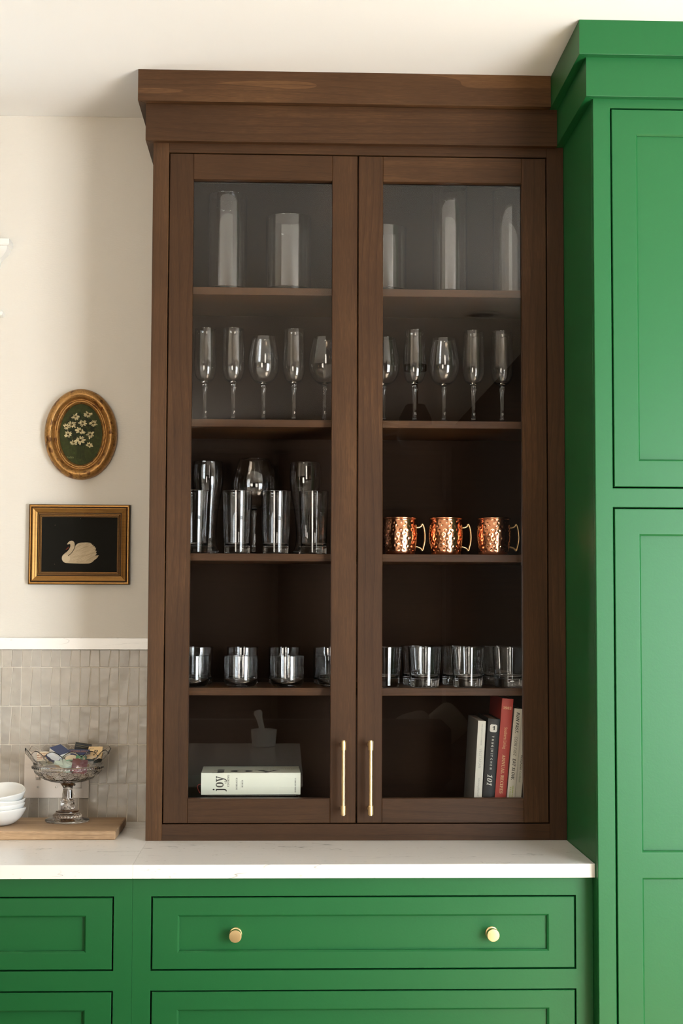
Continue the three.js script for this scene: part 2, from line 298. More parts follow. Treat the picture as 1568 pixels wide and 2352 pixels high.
// ---------------------------------------------------------------- brown display cabinet
const disp = thing('display_cabinet', 'dark brown stained wooden display cabinet with two tall glass doors standing on the white worktop', 'cabinet', [0.497, CT, ZW]);
{
  const P = (n, g, m = M.wood) => part(disp, n, g, m);
  P('stile', box(0, 0.0381, CT, 2.58, -0.02, 0, 0.0008, 'y'), M.woodWarm); P('stile', box(0.9521, 0.993, CT, 2.58, -0.02, 0, 0.0008, 'y'));
  P('rail', box(0.0381, 0.9521, CT, 0.9525, -0.02, 0, 0.0006)); P('rail', box(0.0381, 0.9521, 2.5547, 2.66, -0.02, 0, 0.0006));
  P('side_panel', box(0, 0.016, CT, 2.66, ZW + 0.001, -0.02, 0.0006, 'y')); P('side_panel', box(0.977, 0.993, CT, 2.66, ZW + 0.001, -0.02, 0.0006, 'y'));
  P('shaded_side_skin', box(0.0161, 0.018, 0.9525, 2.566, ZW + 0.0102, -0.0202, 0.0003, 'y'), M.shadedInside); P('shaded_side_skin', box(0.975, 0.9769, 0.9525, 2.566, ZW + 0.0102, -0.0202, 0.0003, 'y'), M.shadedInside);  // thin skins that put the shaded wood colour on the inner sides
  P('back_panel', box(0.018, 0.975, CT, 2.62, ZW + 0.001, ZW + 0.010, 0.0005, 'x'), M.shadedInside);
  P('bottom_panel', box(0.018, 0.975, 0.934, 0.9525, ZW + 0.010, -0.02, 0.0006), M.shadedInside); P('top_panel', box(0.018, 0.975, 2.566, 2.584, ZW + 0.010, -0.02, 0.0006), M.shadedInside);
  for (const y of [2.235, 1.9133, 1.5898, 1.2692]) P('shelf', box(0.0185, 0.9745, y - 0.0182, y, ZW + 0.011, -0.036, 0.0008));
  // stepped crown: each step a mitred front board and a return to the wall
  for (const [l, r, z, y0, y1] of [[-0.017, 0.9745, 0.0208, 2.5768, 2.667], [-0.0342, 0.956, 0.0422, 2.6665, CEIL]]) {
    const t = 0.02;
    P('crown_board', planPrism([[l, z], [r, z], [r, z - t], [l + t, z - t]], y0, y1, 'x', y1 === CEIL ? 0.034 : 0.7, y1 === CEIL ? -2.827 : 0.21), y1 === CEIL ? M.woodWarm : M.wood);
    P('crown_return', planPrism([[l, z], [l + t, z - t], [l + t, ZW + 0.001], [l, ZW + 0.001]], y0, y1, 'z'));
    P('crown_fill', box(l + t, r, y0 + 0.0005, y1 - 0.001, -0.0195, z - t, 0.0002));
  }
  for (const [x0, x1, i0, i1, side] of [[0.0406, 0.4925, 0.0974, 0.4319, 1], [0.4955, 0.9496, 0.5545, 0.8908, -1]]) {
    const y0 = 0.955, y1 = 2.552, gb = 1.0122, gt = 2.4902, d = partGroup(disp, 'door', [(x0 + x1) / 2, y0, -0.0105]);
    part(d, 'stile', box(x0, i0, y0, y1, -0.021, 0, 0.0012, 'y'), M.wood); part(d, 'stile', box(i1, x1, y0, y1, -0.021, 0, 0.0012, 'y'), M.wood);
    part(d, 'rail', box(i0, i1, y0, gb, -0.021, 0, 0.0011), M.wood); part(d, 'rail', box(i0, i1, gt, y1, -0.021, 0, 0.0011), M.wood);
    part(d, 'glass_pane', box(i0 + 0.0003, i1 - 0.0003, gb + 0.0003, gt - 0.0003, -0.0142, -0.0140, 0.00002), M.pane);
    const px = side > 0 ? 0.4622 : 0.5262, ya = 0.9766, yb = 1.1512, zz = 0.034, q = [];
    const rod = (y, h, pts) => { const g = lathe(pts, 32); g.translate(px, y, zz); return g; };
    q.push(rod(ya, 0, [[0, 0], [0.0042, 0], [0.0046, 0.0005], [0.0046, 0.1741], [0.0042, 0.1746], [0, 0.1746]]));
    for (const y of [ya + 0.0022, yb - 0.0232]) {
      q.push(rod(y, 0, [[0.0044, 0], [0.0060, 0], [0.0064, 0.0005], [0.0064, 0.0205], [0.0060, 0.021], [0.0044, 0.021]]));
      const p = lathe([[0.0042, 0], [0.0042, 0.030], [0.0062, 0.030], [0.0062, 0.034], [0, 0.034]], 24); p.rotateX(-Math.PI / 2); p.translate(px, y + 0.0105, zz); q.push(p);
    }
    part(d, 'pull_handle', mergeGeometries(q.map((g) => g.toNonIndexed())), M.brass);
  }
}

// ---------------------------------------------------------------- green cabinets and worktop
const tall = thing('tall_cabinet', 'full height green painted cabinet with shaker doors and stepped crown at the right', 'cabinet', [1.31, 0, ZW]);
{
  const x0 = 0.9935, x1 = 1.63, zf = 0.3536, P = (n, g) => part(tall, n, g, M.green);
  P('side_panel', box(x0, x0 + 0.019, 0, 2.66, ZW + 0.001, zf - 0.02, 0.0006)); P('side_panel', box(x1 - 0.019, x1, 0, 2.66, ZW + 0.001, zf - 0.02, 0.0006));
  P('back_panel', box(x0 + 0.019, x1 - 0.019, 0.1, 2.66, ZW + 0.001, ZW + 0.01, 0.0006));
  P('face_frame', holed(x0, x1, 0.0, 2.66, [[1.0317, x1 - 0.0382, 1.7218, 2.5608], [1.0317, x1 - 0.0382, 0.12, 1.6802]], zf - 0.02, zf, 0.0012));
  for (const [l, z, y0, y1] of [[0.9754, zf + 0.0195, 2.580, 2.667], [0.957, zf + 0.0385, 2.6665, CEIL]]) {
    P('crown_board', planPrism([[l, z], [x1 + x0 - l, z], [x1 + x0 - l, z - 0.019], [l + 0.019, z - 0.019]], y0, y1));
    P('crown_return', planPrism([[l, z], [l + 0.019, z - 0.019], [l + 0.019, ZW + 0.001], [l, ZW + 0.001]], y0, y1));
    P('crown_fill', box(l + 0.019, x1, y0 + 0.0005, y1 - 0.001, zf - 0.019, z - 0.019, 0.0002));
  }
  for (const [y0, y1, holes] of [[1.7250, 2.5575, [[1.7835, 2.5007]]], [0.1233, 1.6770, [[0.944, 1.6202], [0.20, 0.8862]]]]) {
    const a = 1.0350, b = x1 - 0.0415, d = partGroup(tall, 'door', [(a + b) / 2, y0, zf - 0.01]);
    part(d, 'door_frame', shaker(a, b, y0, y1, holes.map(([c, e]) => [1.0920, b - 0.0575, c + 0.0015, e - 0.0015]), zf - 0.0195, zf), M.green);
    for (const [c, e] of holes) part(d, 'panel', box(1.0885, b - 0.054, c - 0.002, e + 0.002, zf - 0.016, zf - 0.0082, 0.0005), M.green);
  }
}
function knob(parent, x, y, zf) {
  const g = lathe([[0, -0.001], [0.0132, -0.001], [0.0136, -0.0004], [0.0136, 0.0032], [0.0128, 0.004], [0.0092, 0.004], [0.0088, 0.0046], [0.0088, 0.0150], [0.0098, 0.0158], [0.0126, 0.0160], [0.0133, 0.0167], [0.0133, 0.0292], [0.0126, 0.0300], [0, 0.0300]], 48);
  g.rotateX(Math.PI / 2); g.translate(x, y, zf); return part(parent, 'knob', g, M.brass);
}
function baseCabinet(label, x0, x1, dx0, dx1, knobs) {
  const zf = 0.2989, top = 0.8846, c = thing('base_cabinet', label, 'cabinet', [(x0 + x1) / 2, 0, ZW]);
  const rows = [[0.6854, 0.8425], [0.392, 0.6440], [0.12, 0.352]];
  part(c, 'face_frame', holed(x0, x1, 0.09, top, rows.map(([a, b]) => [dx0, dx1, a, b]), zf - 0.02, zf, 0.0005), M.green);
  for (const [a, b] of [[x0, x0 + 0.018], [x1 - 0.018, x1]]) part(c, 'side_panel', box(a, b, 0, top, ZW + 0.001, zf - 0.02, 0.0006), M.green);
  part(c, 'toe_kick', box(x0 + 0.018, x1 - 0.018, 0, 0.09, zf - 0.09, zf - 0.075, 0.0006), M.green);
  rows.forEach(([y0, y1], i) => {
    const a = dx0 + 0.0032, b = dx1 - 0.0032, e = y0 + 0.0032, f = y1 - 0.0032, d = partGroup(c, 'drawer', [(a + b) / 2, e, zf - 0.01]);
    part(d, 'drawer_frame', shaker(a, b, e, f, [[dx0 + 0.0607, dx1 - 0.0627, y0 + 0.0417, y1 - 0.0437]], zf - 0.0205, zf - 0.0005), M.green);
    part(d, 'panel', box(dx0 + 0.0562, dx1 - 0.0582, y0 + 0.038, y1 - 0.040, zf - 0.017, zf - 0.0095, 0.0005), M.green);
    for (const kx of knobs) knob(d, kx, i ? (y0 + y1) / 2 : 0.7614, zf - 0.0095);
  });
  return c;
}
baseCabinet('green painted base cabinet with wide shaker drawers and brass knobs below the display cabinet', 0.0018, 0.993, 0.0413, 0.9559, [0.2222, 0.7740]);
baseCabinet('green painted base cabinet under the worktop at the left edge of the picture', -0.99, 0.0016, -0.9505, -0.0381, [-0.494]);
const ctop = thing('countertop', 'white quartz worktop with faint grey veins across the green base cabinets', 'countertop', [-0.1, 0.8846, 0]);
part(ctop, 'slab', box(0.0040, 0.9925, 0.8848, CT, ZW + 0.001, 0.3266, 0.0006), M.quartz); part(ctop, 'slab', box(-0.99, 0.0039, 0.8848, CT, ZW + 0.001, 0.3266, 0.0006), M.quartz);

// ---------------------------------------------------------------- behind the camera: what the panes mirror
{
  const IT = 0.885, isl = thing('kitchen_island', 'kitchen island with thick white stone top mirrored in the lower left pane', 'island', [-0.85, 0, 2.2]);
  part(isl, 'body', box(-2.05, 0.30, 0.1, IT - 0.04, 1.68, 2.72, 0.002), tinted(0.30, 0.29, 0.27)); part(isl, 'plinth', box(-2.0, 0.25, 0, 0.1, 1.75, 2.65, 0.002), M.black);
  part(isl, 'stone_top', box(-2.12, 0.385, IT - 0.04, IT, 1.6, 2.8, 0.002), M.quartz);
  const mo = thing('mortar', 'white marble mortar standing at the end of the island', 'mortar', [0.235, IT, 2.66]);
  part(mo, 'bowl', lathe([[0, 0], [0.045, 0], [0.048, 0.004], [0.054, 0.068], [0.053, 0.071], [0.047, 0.071], [0.038, 0.025], [0, 0.016]], 40), M.china, false);
  const pe = thing('pestle', 'white marble pestle leaning in the mortar', 'pestle', [0.240, IT + 0.025, 2.66]);
  const pg = lathe([[0, 0], [0.012, 0.003], [0.0155, 0.014], [0.011, 0.035], [0.013, 0.095], [0.0185, 0.115], [0.014, 0.127], [0, 0.129]], 24); pg.rotateZ(0.26); part(pe, 'rod', pg, M.china, false);
  // pendant lamp over the island, lit, left of the picture
  const pl = thing('pendant_lamp', 'brass pendant lamp with a glowing globe hanging over the island', 'lamp', [-1.35, 1.85, 1.7]);
  part(pl, 'cord', lathe([[0, 0.12], [0.003, 0.12], [0.003, 0.87], [0.05, 0.875], [0.05, 0.892], [0, 0.892]], 16), M.brass, false);
  part(pl, 'globe', new THREE.SphereGeometry(0.10, 32, 20), std({ name: 'glowing globe', color: rgb(0.9, 0.8, 0.6), emissive: rgb(1, 0.68, 0.36), emissiveIntensity: 3 }), false);
  part(pl, 'cap', lathe([[0.06, 0.082], [0.062, 0.10], [0.02, 0.13], [0, 0.13]], 24), M.brass, false);
  const pt = new THREE.PointLight(rgb(1, 0.68, 0.36), 1.2, 0, 2); pt.position.set(-1.35, 1.85, 1.7); pt.castShadow = true; pt.shadow.radius = 5; scene.add(pt);
  const so = thing('sofa', 'dark grey upholstered sofa mirrored in the lower right pane', 'sofa', [0.33, 0, 5.4]), cl = tinted(0.035, 0.034, 0.034, 0.95);
  part(so, 'seat', box(-0.6, 1.26, 0.12, 0.44, 4.9, 5.75, 0.04), cl); part(so, 'backrest', box(-0.6, 1.26, 0.44, 0.82, 4.9, 5.12, 0.05), cl);
  for (const x of [-0.76, 1.26]) part(so, 'arm', box(x, x + 0.16, 0.12, 0.62, 4.9, 5.8, 0.03), cl);
  for (const [x, z] of [[-0.5, 5.0], [1.16, 5.0], [-0.5, 5.65], [1.16, 5.65]]) part(so, 'leg', box(x - 0.025, x + 0.025, 0, 0.12, z - 0.025, z + 0.025, 0.003), M.black);
  const cushion = () => { const g = new THREE.SphereGeometry(1, 32, 20), p = g.attributes.position; for (let i = 0; i < p.count; i++) { const f = (v) => Math.sign(v) * Math.pow(Math.abs(v), 0.55); p.setXYZ(i, f(p.getX(i)) * 0.11, f(p.getY(i)) * 0.11, p.getZ(i) * 0.045); } g.computeVertexNormals(); return g; };
  const cu = solo('throw_pillow', 'cream throw pillow resting on the sofa, left one in the mirror image', 'pillow', cushion(), tinted(0.55, 0.50, 0.42, 0.95), [1.07, 0.74, 5.20]); cu.rotation.set(0, 0, 0.28);
  const c2 = dup(cu, [1.27, 0.77, 5.31], 0, 'cream throw pillow resting on the sofa, right one in the mirror image'); c2.rotation.set(0, 0, 0.72);
  const bk = thing('built_in_shelf', 'dark built-in shelving across the far wall of the room', 'shelf', [0.53, 0, 7.1]), dk = tinted(0.02, 0.02, 0.018, 0.6), lt = tinted(0.07, 0.066, 0.055, 0.6);
  part(bk, 'back_panel', box(-0.42, 1.48, 0, 2.70, 7.23, 7.249, 0.001), dk);
  for (const y of [0.9, 2.16, 2.56]) part(bk, 'shelf', box(-0.42, 1.48, y, y + 0.05, 6.93, 7.23, 0.002), lt);
  for (const x of [-0.42, 0.22, 0.78, 1.44]) part(bk, 'upright', box(x, x + 0.04, 0, 2.56, 6.94, 7.23, 0.002), lt);
  const fan = thing('ceiling_fan', 'black three-bladed ceiling fan over the living area', 'fan', [1.0, 2.40, 4.3]);
  part(fan, 'motor', lathe([[0, -0.10], [0.07, -0.09], [0.10, -0.05], [0.085, 0.06], [0.05, 0.13], [0, 0.13]], 32), M.black, false);
  part(fan, 'downrod', lathe([[0, 0.13], [0.014, 0.13], [0.014, 0.30], [0.06, 0.31], [0.06, 0.342], [0, 0.342]], 24), M.black, false);
  for (let k = 0; k < 3; k++) { const g = box(0.08, 0.46, -0.006, 0.006, -0.06, 0.06, 0.003); g.rotateX(0.2); g.rotateY(k * 2.094 + 0.1); part(fan, 'blade', g, M.black, false); }
  const rl = thing('recessed_light', 'round recessed ceiling light, switched off', 'light', [1.17, CEIL, 2.9]);
  part(rl, 'trim_ring', lathe([[0.058, -0.001], [0.058, -0.007], [0.075, -0.009], [0.085, -0.004], [0.086, -0.0002], [0.058, -0.001]], 40), M.white, false);
  part(rl, 'lens', lathe([[0.0585, -0.002], [0, -0.003]], 32), tinted(0.25, 0.25, 0.25), false);
}

// ---------------------------------------------------------------- pictures on the wall
{
  const P = [-0.206, 1.9045, ZW], o = thing('oval_picture', 'oval picture of white daisies in a chunky antique gold frame', 'picture', P);
  const goldTex = dataTex(512, 256, (u, v) => {
    const k = fbm(u * 30, v * 7, 4), w = sst(0.60, 0.72, fbm(u * 44 + 9, v * 12, 3)), s = 0.7 + 0.5 * vn(u * 200, v * 40);
    return [mix(0.38, 0.15, w) * s * (0.7 + 0.6 * k), mix(0.195, 0.062, w) * s * (0.7 + 0.6 * k), mix(0.055, 0.017, w) * s * (0.7 + 0.6 * k)];
  });
  const prof = [[0.0385, 0], [0.0388, 0.008], [0.0375, 0.0165], [0.0335, 0.0235], [0.0275, 0.0275], [0.0215, 0.0275], [0.0165, 0.0235], [0.0135, 0.0180], [0.0118, 0.0150], [0.0098, 0.0148], [0.0078, 0.0162], [0.0052, 0.0165], [0.0028, 0.0140], [0.0005, 0.0105], [0, 0.0065], [0, 0.003]];
  const sp = new THREE.CatmullRomCurve3(prof.map(([a, b]) => new THREE.Vector3(a, b, 0)), false, 'centripetal').getPoints(60);
  const N = 120, pos = [], uv = [], idx = [], a0 = 0.0546, b0 = 0.0790;
  sp.forEach((q, j) => { for (let i = 0; i <= N; i++) { const t = i / N * Math.PI * 2; pos.push((a0 + q.x) * Math.cos(t), (b0 + q.x) * Math.sin(t), q.y); uv.push(i / N, j / 60); } });
  for (let j = 0; j < 60; j++) for (let i = 0; i < N; i++) { const a = j * (N + 1) + i; idx.push(a, a + 1, a + N + 2, a, a + N + 2, a + N + 1); }
  const g = new THREE.BufferGeometry(); g.setAttribute('position', new THREE.Float32BufferAttribute(pos, 3)); g.setAttribute('uv', new THREE.Float32BufferAttribute(uv, 2)); g.setIndex(idx); g.computeVertexNormals();
  part(o, 'frame', g, std({ name: 'antique gold', map: goldTex, metalness: 0.55, roughness: 0.38, bumpMap: goldTex, bumpScale: 0.0005 }), false);
  const daisies = canvasTex(556, 800, (c, w, h) => {
    c.fillStyle = '#353a1c'; c.fillRect(0, 0, w, h);
    for (let i = 0; i < 900; i++) { const x = rnd() * w, y = rnd() * h, r = 8 + rnd() * 28, k = 0.75 + rnd() * 0.5; c.fillStyle = `rgba(${58 * k | 0},${66 * k | 0},${30 * k | 0},0.25)`; c.beginPath(); c.ellipse(x, y, r, r * 0.4, rnd() * 3, 0, 7); c.fill(); }
    for (let i = 0; i < 260; i++) { const t = rnd() * 6.28, r = Math.sqrt(rnd()); c.fillStyle = `rgba(${22 + rnd() * 14 | 0},${28 + rnd() * 14 | 0},${14 + rnd() * 8 | 0},0.55)`; c.beginPath(); c.ellipse(265 + Math.cos(t) * r * 190, 330 + Math.sin(t) * r * 210, 10 + rnd() * 26, 6 + rnd() * 10, rnd() * 3, 0, 7); c.fill(); }
    c.strokeStyle = '#1d2212'; c.lineWidth = 4;
    for (let i = 0; i < 9; i++) { c.beginPath(); c.moveTo(200 + i * 20, 480); c.quadraticCurveTo(250 + i * 5, 600, 215 + i * 16, 700 + rnd() * 50); c.stroke(); }
    const S = 556 / 415;
    for (const [px, py, r] of [[725, 450, 44], [848, 428, 46], [690, 530, 50], [795, 515, 46], [900, 515, 44], [635, 550, 36], [655, 625, 48], [870, 625, 48], [710, 705, 42], [862, 728, 42], [775, 590, 54], [775, 680, 54]]) {
      const x = (px - 575) * S, y = (py - 328) * S, R = r * S, q = 0.65 + rnd() * 0.3;
      for (let k = 0; k < 19; k++) { const t = k / 15 * 6.283 + rnd() * 0.5, l = R * (0.55 + rnd() * 0.55), v = 150 + rnd() * 62; c.fillStyle = `rgb(${v | 0},${v * 0.93 | 0},${v * 0.72 | 0})`; c.beginPath(); c.ellipse(x + Math.cos(t) * l * 0.62, y + Math.sin(t) * l * 0.62 * q, l * 0.34, l * 0.15, Math.atan2(Math.sin(t) * q, Math.cos(t)), 0, 7); c.fill(); }
      c.fillStyle = '#2c2410'; c.beginPath(); c.ellipse(x, y, R * 0.24, R * 0.2, 0, 0, 7); c.fill(); c.fillStyle = '#6b5a1c'; c.beginPath(); c.ellipse(x - 2, y - 2, R * 0.12, R * 0.09, 0, 0, 7); c.fill();
    }
    c.fillStyle = '#8d8c62'; c.font = 'italic 34px serif'; c.fillText('Robin', 88, 712);
  });
  const cv = new THREE.ExtrudeGeometry(new THREE.Shape(new THREE.EllipseCurve(0, 0, a0 + 0.0008, b0 + 0.0008, 0, Math.PI * 2).getPoints(72)), { depth: 0.004, bevelEnabled: false });
  { const p = cv.attributes.position, u = cv.attributes.uv; for (let i = 0; i < p.count; i++) u.setXY(i, 0.5 + p.getX(i) / (2 * a0), 0.5 + p.getY(i) / (2 * b0)); }
  cv.translate(0, 0, 0.001); part(o, 'painting', cv, phys({ name: 'oil painting', map: daisies, roughness: 0.6, specularIntensity: 0.35 }), false);
}
{
  const x0 = -0.3345, x1 = -0.0772, y0 = 1.5175, y1 = 1.7225, o = thing('swan_picture', 'rectangular picture of a white swan on black in a ribbed gold frame', 'picture', [(x0 + x1) / 2, (y0 + y1) / 2, ZW]);
  const prof = [[0, 0], [0, 0.0125], [0.0008, 0.0142], [0.0030, 0.0150], [0.0052, 0.0150], [0.0060, 0.0142], [0.0064, 0.0090], [0.0078, 0.0090], [0.0082, 0.0165], [0.0092, 0.0184], [0.0110, 0.0188], [0.0125, 0.0182], [0.0150, 0.0172], [0.0185, 0.0150], [0.0212, 0.0138], [0.0216, 0.0088], [0.0230, 0.0088], [0.0234, 0.0124], [0.0246, 0.0128], [0.0254, 0.0122], [0.0257, 0.0078], [0.0269, 0.0078], [0.0272, 0.0108], [0.0284, 0.0112], [0.0292, 0.0106], [0.0295, 0.0074], [0.0306, 0.0074], [0.0309, 0.0092], [0.0318, 0.0090], [0.0320, 0.003]];
  const fr = rectLoft(x0, x1, y0, y1, prof.map(([i, z]) => [i, z + ZW]));
  const gt = dataTex(512, 256, (u, v) => { const s = 0.80 + 0.25 * vn(u * 6, v * 160) + 0.10 * vn(u * 300, v * 30); return [0.31 * s, 0.155 * s, 0.040 * s]; });
  part(o, 'frame', uvBox(fr, 'x', 0, 0, 0.3, 0.12), std({ name: 'ribbed gold', map: gt, metalness: 0.75, roughness: 0.38 }));
  const darkBrown = tinted(0.028, 0.014, 0.006, 0.6), groove = part(o, 'groove_lines', mergeGeometries([[0.0061, 0.0081, 0.0094], [0.0213, 0.0233, 0.0092], [0.0255, 0.0271, 0.0082], [0.0293, 0.0308, 0.0078]].map(([a, b, z]) => rectLoft(x0, x1, y0, y1, [[a, ZW + z], [b, ZW + z]]))), darkBrown);  // dark brown strips over the groove floors, same colour on the outer edge
  groove.userData.label = 'dark brown lines in the grooves of the frame';
  part(o, 'outer_edge', rectLoft(x0 - 0.0003, x1 + 0.0003, y0 - 0.0003, y1 + 0.0003, [[0, ZW], [0, ZW + 0.0128], [0.0009, ZW + 0.0146]]), darkBrown);
  const swan = canvasTex(735, 540, (c, w, h) => {
    c.fillStyle = '#1b1a17'; c.fillRect(0, 0, w, h);
    for (let i = 0; i < 700; i++) { c.fillStyle = `rgba(60,56,46,${rnd() * 0.10})`; c.fillRect(rnd() * w, rnd() * h, 2 + rnd() * 3, 2); }
    c.translate(-410, -1440);
    const path = new Path2D('M658 1709 C664 1690 684 1670 706 1673 C728 1678 733 1698 731 1726 C730 1748 716 1775 695 1800 C712 1780 725 1752 738 1724 C748 1702 775 1690 820 1690 C850 1688 872 1690 884 1694 L890 1706 L894 1698 L902 1716 L908 1708 L914 1728 L922 1722 L926 1742 L936 1738 L932 1772 L944 1770 L936 1792 L946 1796 L930 1816 L964 1812 C958 1830 944 1846 922 1860 C905 1880 885 1892 862 1893 C800 1896 690 1892 650 1889 C622 1882 606 1862 611 1830 C618 1805 640 1796 660 1778 C680 1757 692 1735 690 1716 C690 1702 682 1704 672 1708 Z');
    c.fillStyle = '#b9a78c'; c.fill(path); c.save(); c.clip(path);
    for (let i = 0; i < 240; i++) { const x = 690 + rnd() * 260, y = 1700 + rnd() * 190, k = rnd(); c.strokeStyle = k < 0.5 ? `rgba(208,194,164,${0.2 + rnd() * 0.3})` : `rgba(140,126,100,${0.15 + rnd() * 0.25})`; c.lineWidth = 1.5 + rnd() * 3; c.beginPath(); c.moveTo(x, y); c.quadraticCurveTo(x + 22, y - 4 - (y - 1700) * 0.02, x + 40 + rnd() * 20, y - 22); c.stroke(); }
    c.fillStyle = 'rgba(205,190,160,0.8)'; c.beginPath(); c.ellipse(650, 1845, 40, 38, 0, 0, 7); c.fill(); c.restore();
    c.strokeStyle = '#1b1a17'; c.lineWidth = 5; c.beginPath(); c.moveTo(736, 1728); c.quadraticCurveTo(716, 1790, 668, 1820); c.stroke();
    c.fillStyle = '#7a3b26'; c.beginPath(); c.moveTo(676, 1728); c.lineTo(646, 1758); c.lineTo(650, 1762); c.lineTo(672, 1748); c.closePath(); c.fill();
    c.fillStyle = '#1b1a17'; c.beginPath(); c.arc(672, 1714, 6, 0, 7); c.fill();
    c.fillStyle = '#a08f74'; for (const [x, y] of [[538, 1521], [783, 1457], [540, 1899]]) c.fillRect(x, y, 4, 4);
  });
  const g = new THREE.BoxGeometry(0.1955, 0.1435, 0.004); g.translate((x0 + x1) / 2, (y0 + y1) / 2, ZW + 0.005);
  part(o, 'painting', g, phys({ name: 'swan painting', map: swan, roughness: 0.8, specularIntensity: 0.2 }));
}

// ---------------------------------------------------------------- on the worktop at the left
const BT = 0.9345;
solo('cutting_board', 'thick pale wooden cutting board lying on the white worktop at the left', 'board', box(-0.37, 0.369, 0, BT - CT, -0.1165, 0.1165, 0.0022), M.board, [-0.44, CT + 0.0002, -0.1325]);
{
  const pl = thing('outlet_plate', 'ivory three-gang wall plate with two switches and an outlet on the tiles', 'outlet', [-0.2545, 1.0335, ZW]), z = ZW + 0.0068;
  part(pl, 'plate', holed(-0.3372, -0.1718, 0.975, 1.092, [[-0.3058, -0.2958, 1.0215, 1.0455], [-0.2598, -0.2498, 1.0215, 1.0455], [-0.2255, -0.1921, 1.0005, 1.0665]], z, z + 0.0062, 0.0016), M.plastic);
  for (const x of [-0.3008, -0.2548]) { const g = box(x - 0.0042, x + 0.0042, 1.028, 1.040, z + 0.001, z + 0.0145, 0.001); part(pl, 'toggle', g, M.plastic); }
  const screw = (x, y) => { const g = lathe([[0, 0.0011], [0.0022, 0.0010], [0.0031, 0], [0.0031, -0.001]].reverse(), 20); g.rotateX(Math.PI / 2); g.translate(x, y, z + 0.0062); part(pl, 'screw', mergeGeometries([g.toNonIndexed(), (() => { const b = box(x - 0.0004, x + 0.0004, y - 0.0028, y + 0.0028, z + 0.0066, z + 0.0077, 0.0001); return b; })()]), M.steel); };
  for (const x of [-0.3008, -0.2548]) for (const d of [-1, 1]) screw(x, 1.0335 + d * 0.0302);
  for (const d of [-1, 1]) screw(-0.2088, 1.0335 + d * 0.0484);
  const fc = part(pl, 'outlet_face', box(-0.2252, -0.1924, 1.001, 1.066, z + 0.001, z + 0.0072, 0.0012), M.plastic);
  for (const y of [1.0175, 1.0495]) {
    for (const [dx, h] of [[-0.0064, 0.0045], [0.0064, 0.0037]]) part(fc, 'slot', box(-0.2088 + dx - 0.0008, -0.2088 + dx + 0.0008, y + 0.003 - h, y + 0.003 + h, z + 0.0066, z + 0.0075, 0.0002), M.black);
    const gr = lathe([[0, 0], [0.0027, 0], [0.0027, 0.0008], [0, 0.0008]], 16); gr.rotateX(Math.PI / 2); gr.translate(-0.2088, y - 0.0085, z + 0.0067); part(fc, 'ground_hole', gr, M.black);
  }
}
// stacked white bowls with hand-formed rims
function bowlGeo(R, h, lift, ph) {
  const prof = smooth([[0, 0], [R * 0.40, 0], [R * 0.58, 0.003], [R * 0.80, h * 0.36], [R * 0.935, h * 0.72], [R, h], [R - 0.0012, h + 0.0012], [R - 0.0032, h - 0.0002], [R * 0.89, h * 0.70], [R * 0.73, h * 0.36], [R * 0.50, 0.0065], [0, 0.0050]], 60);
  const g = lathe(prof, 72), p = g.attributes.position;
  for (let i = 0; i < p.count; i++) { const x = p.getX(i), y = p.getY(i), z = p.getZ(i), t = Math.atan2(z, x), k = clamp(y / h); p.setY(i, y + k * k * (lift * Math.cos(t - ph) + 0.0016 * Math.sin(3 * t + ph))); const s = 1 + k * 0.012 * Math.cos(2 * t + ph * 2); p.setX(i, x * s); p.setZ(i, z * s); }
  g.computeVertexNormals(); return g;
}
{
  const B = [-0.3715, BT + 0.0003, -0.125];
  [['bottom', 0, 0.0705, 0.0395, 0.0004, 0], ['second', 0.0100, 0.0680, 0.0398, 0.0015, 0.8], ['third', 0.0215, 0.0695, 0.0402, 0.0018, 2.2], ['topmost', 0.0385, 0.0700, 0.0415, 0.0115, -1.35]].forEach(([w, dy, R, h, l, ph]) =>
    solo('bowl', w === 'topmost' ? 'topmost white bowl of the stack, its rim rising at the back' : w === 'bottom' ? 'deep white bowl at the bottom of the stack on the board' : `white bowl ${w} from the bottom of the stack`, 'bowl', bowlGeo(R, h, l, ph), M.china, [B[0], B[1] + dy, B[2]], 'stacked white bowls'));
}
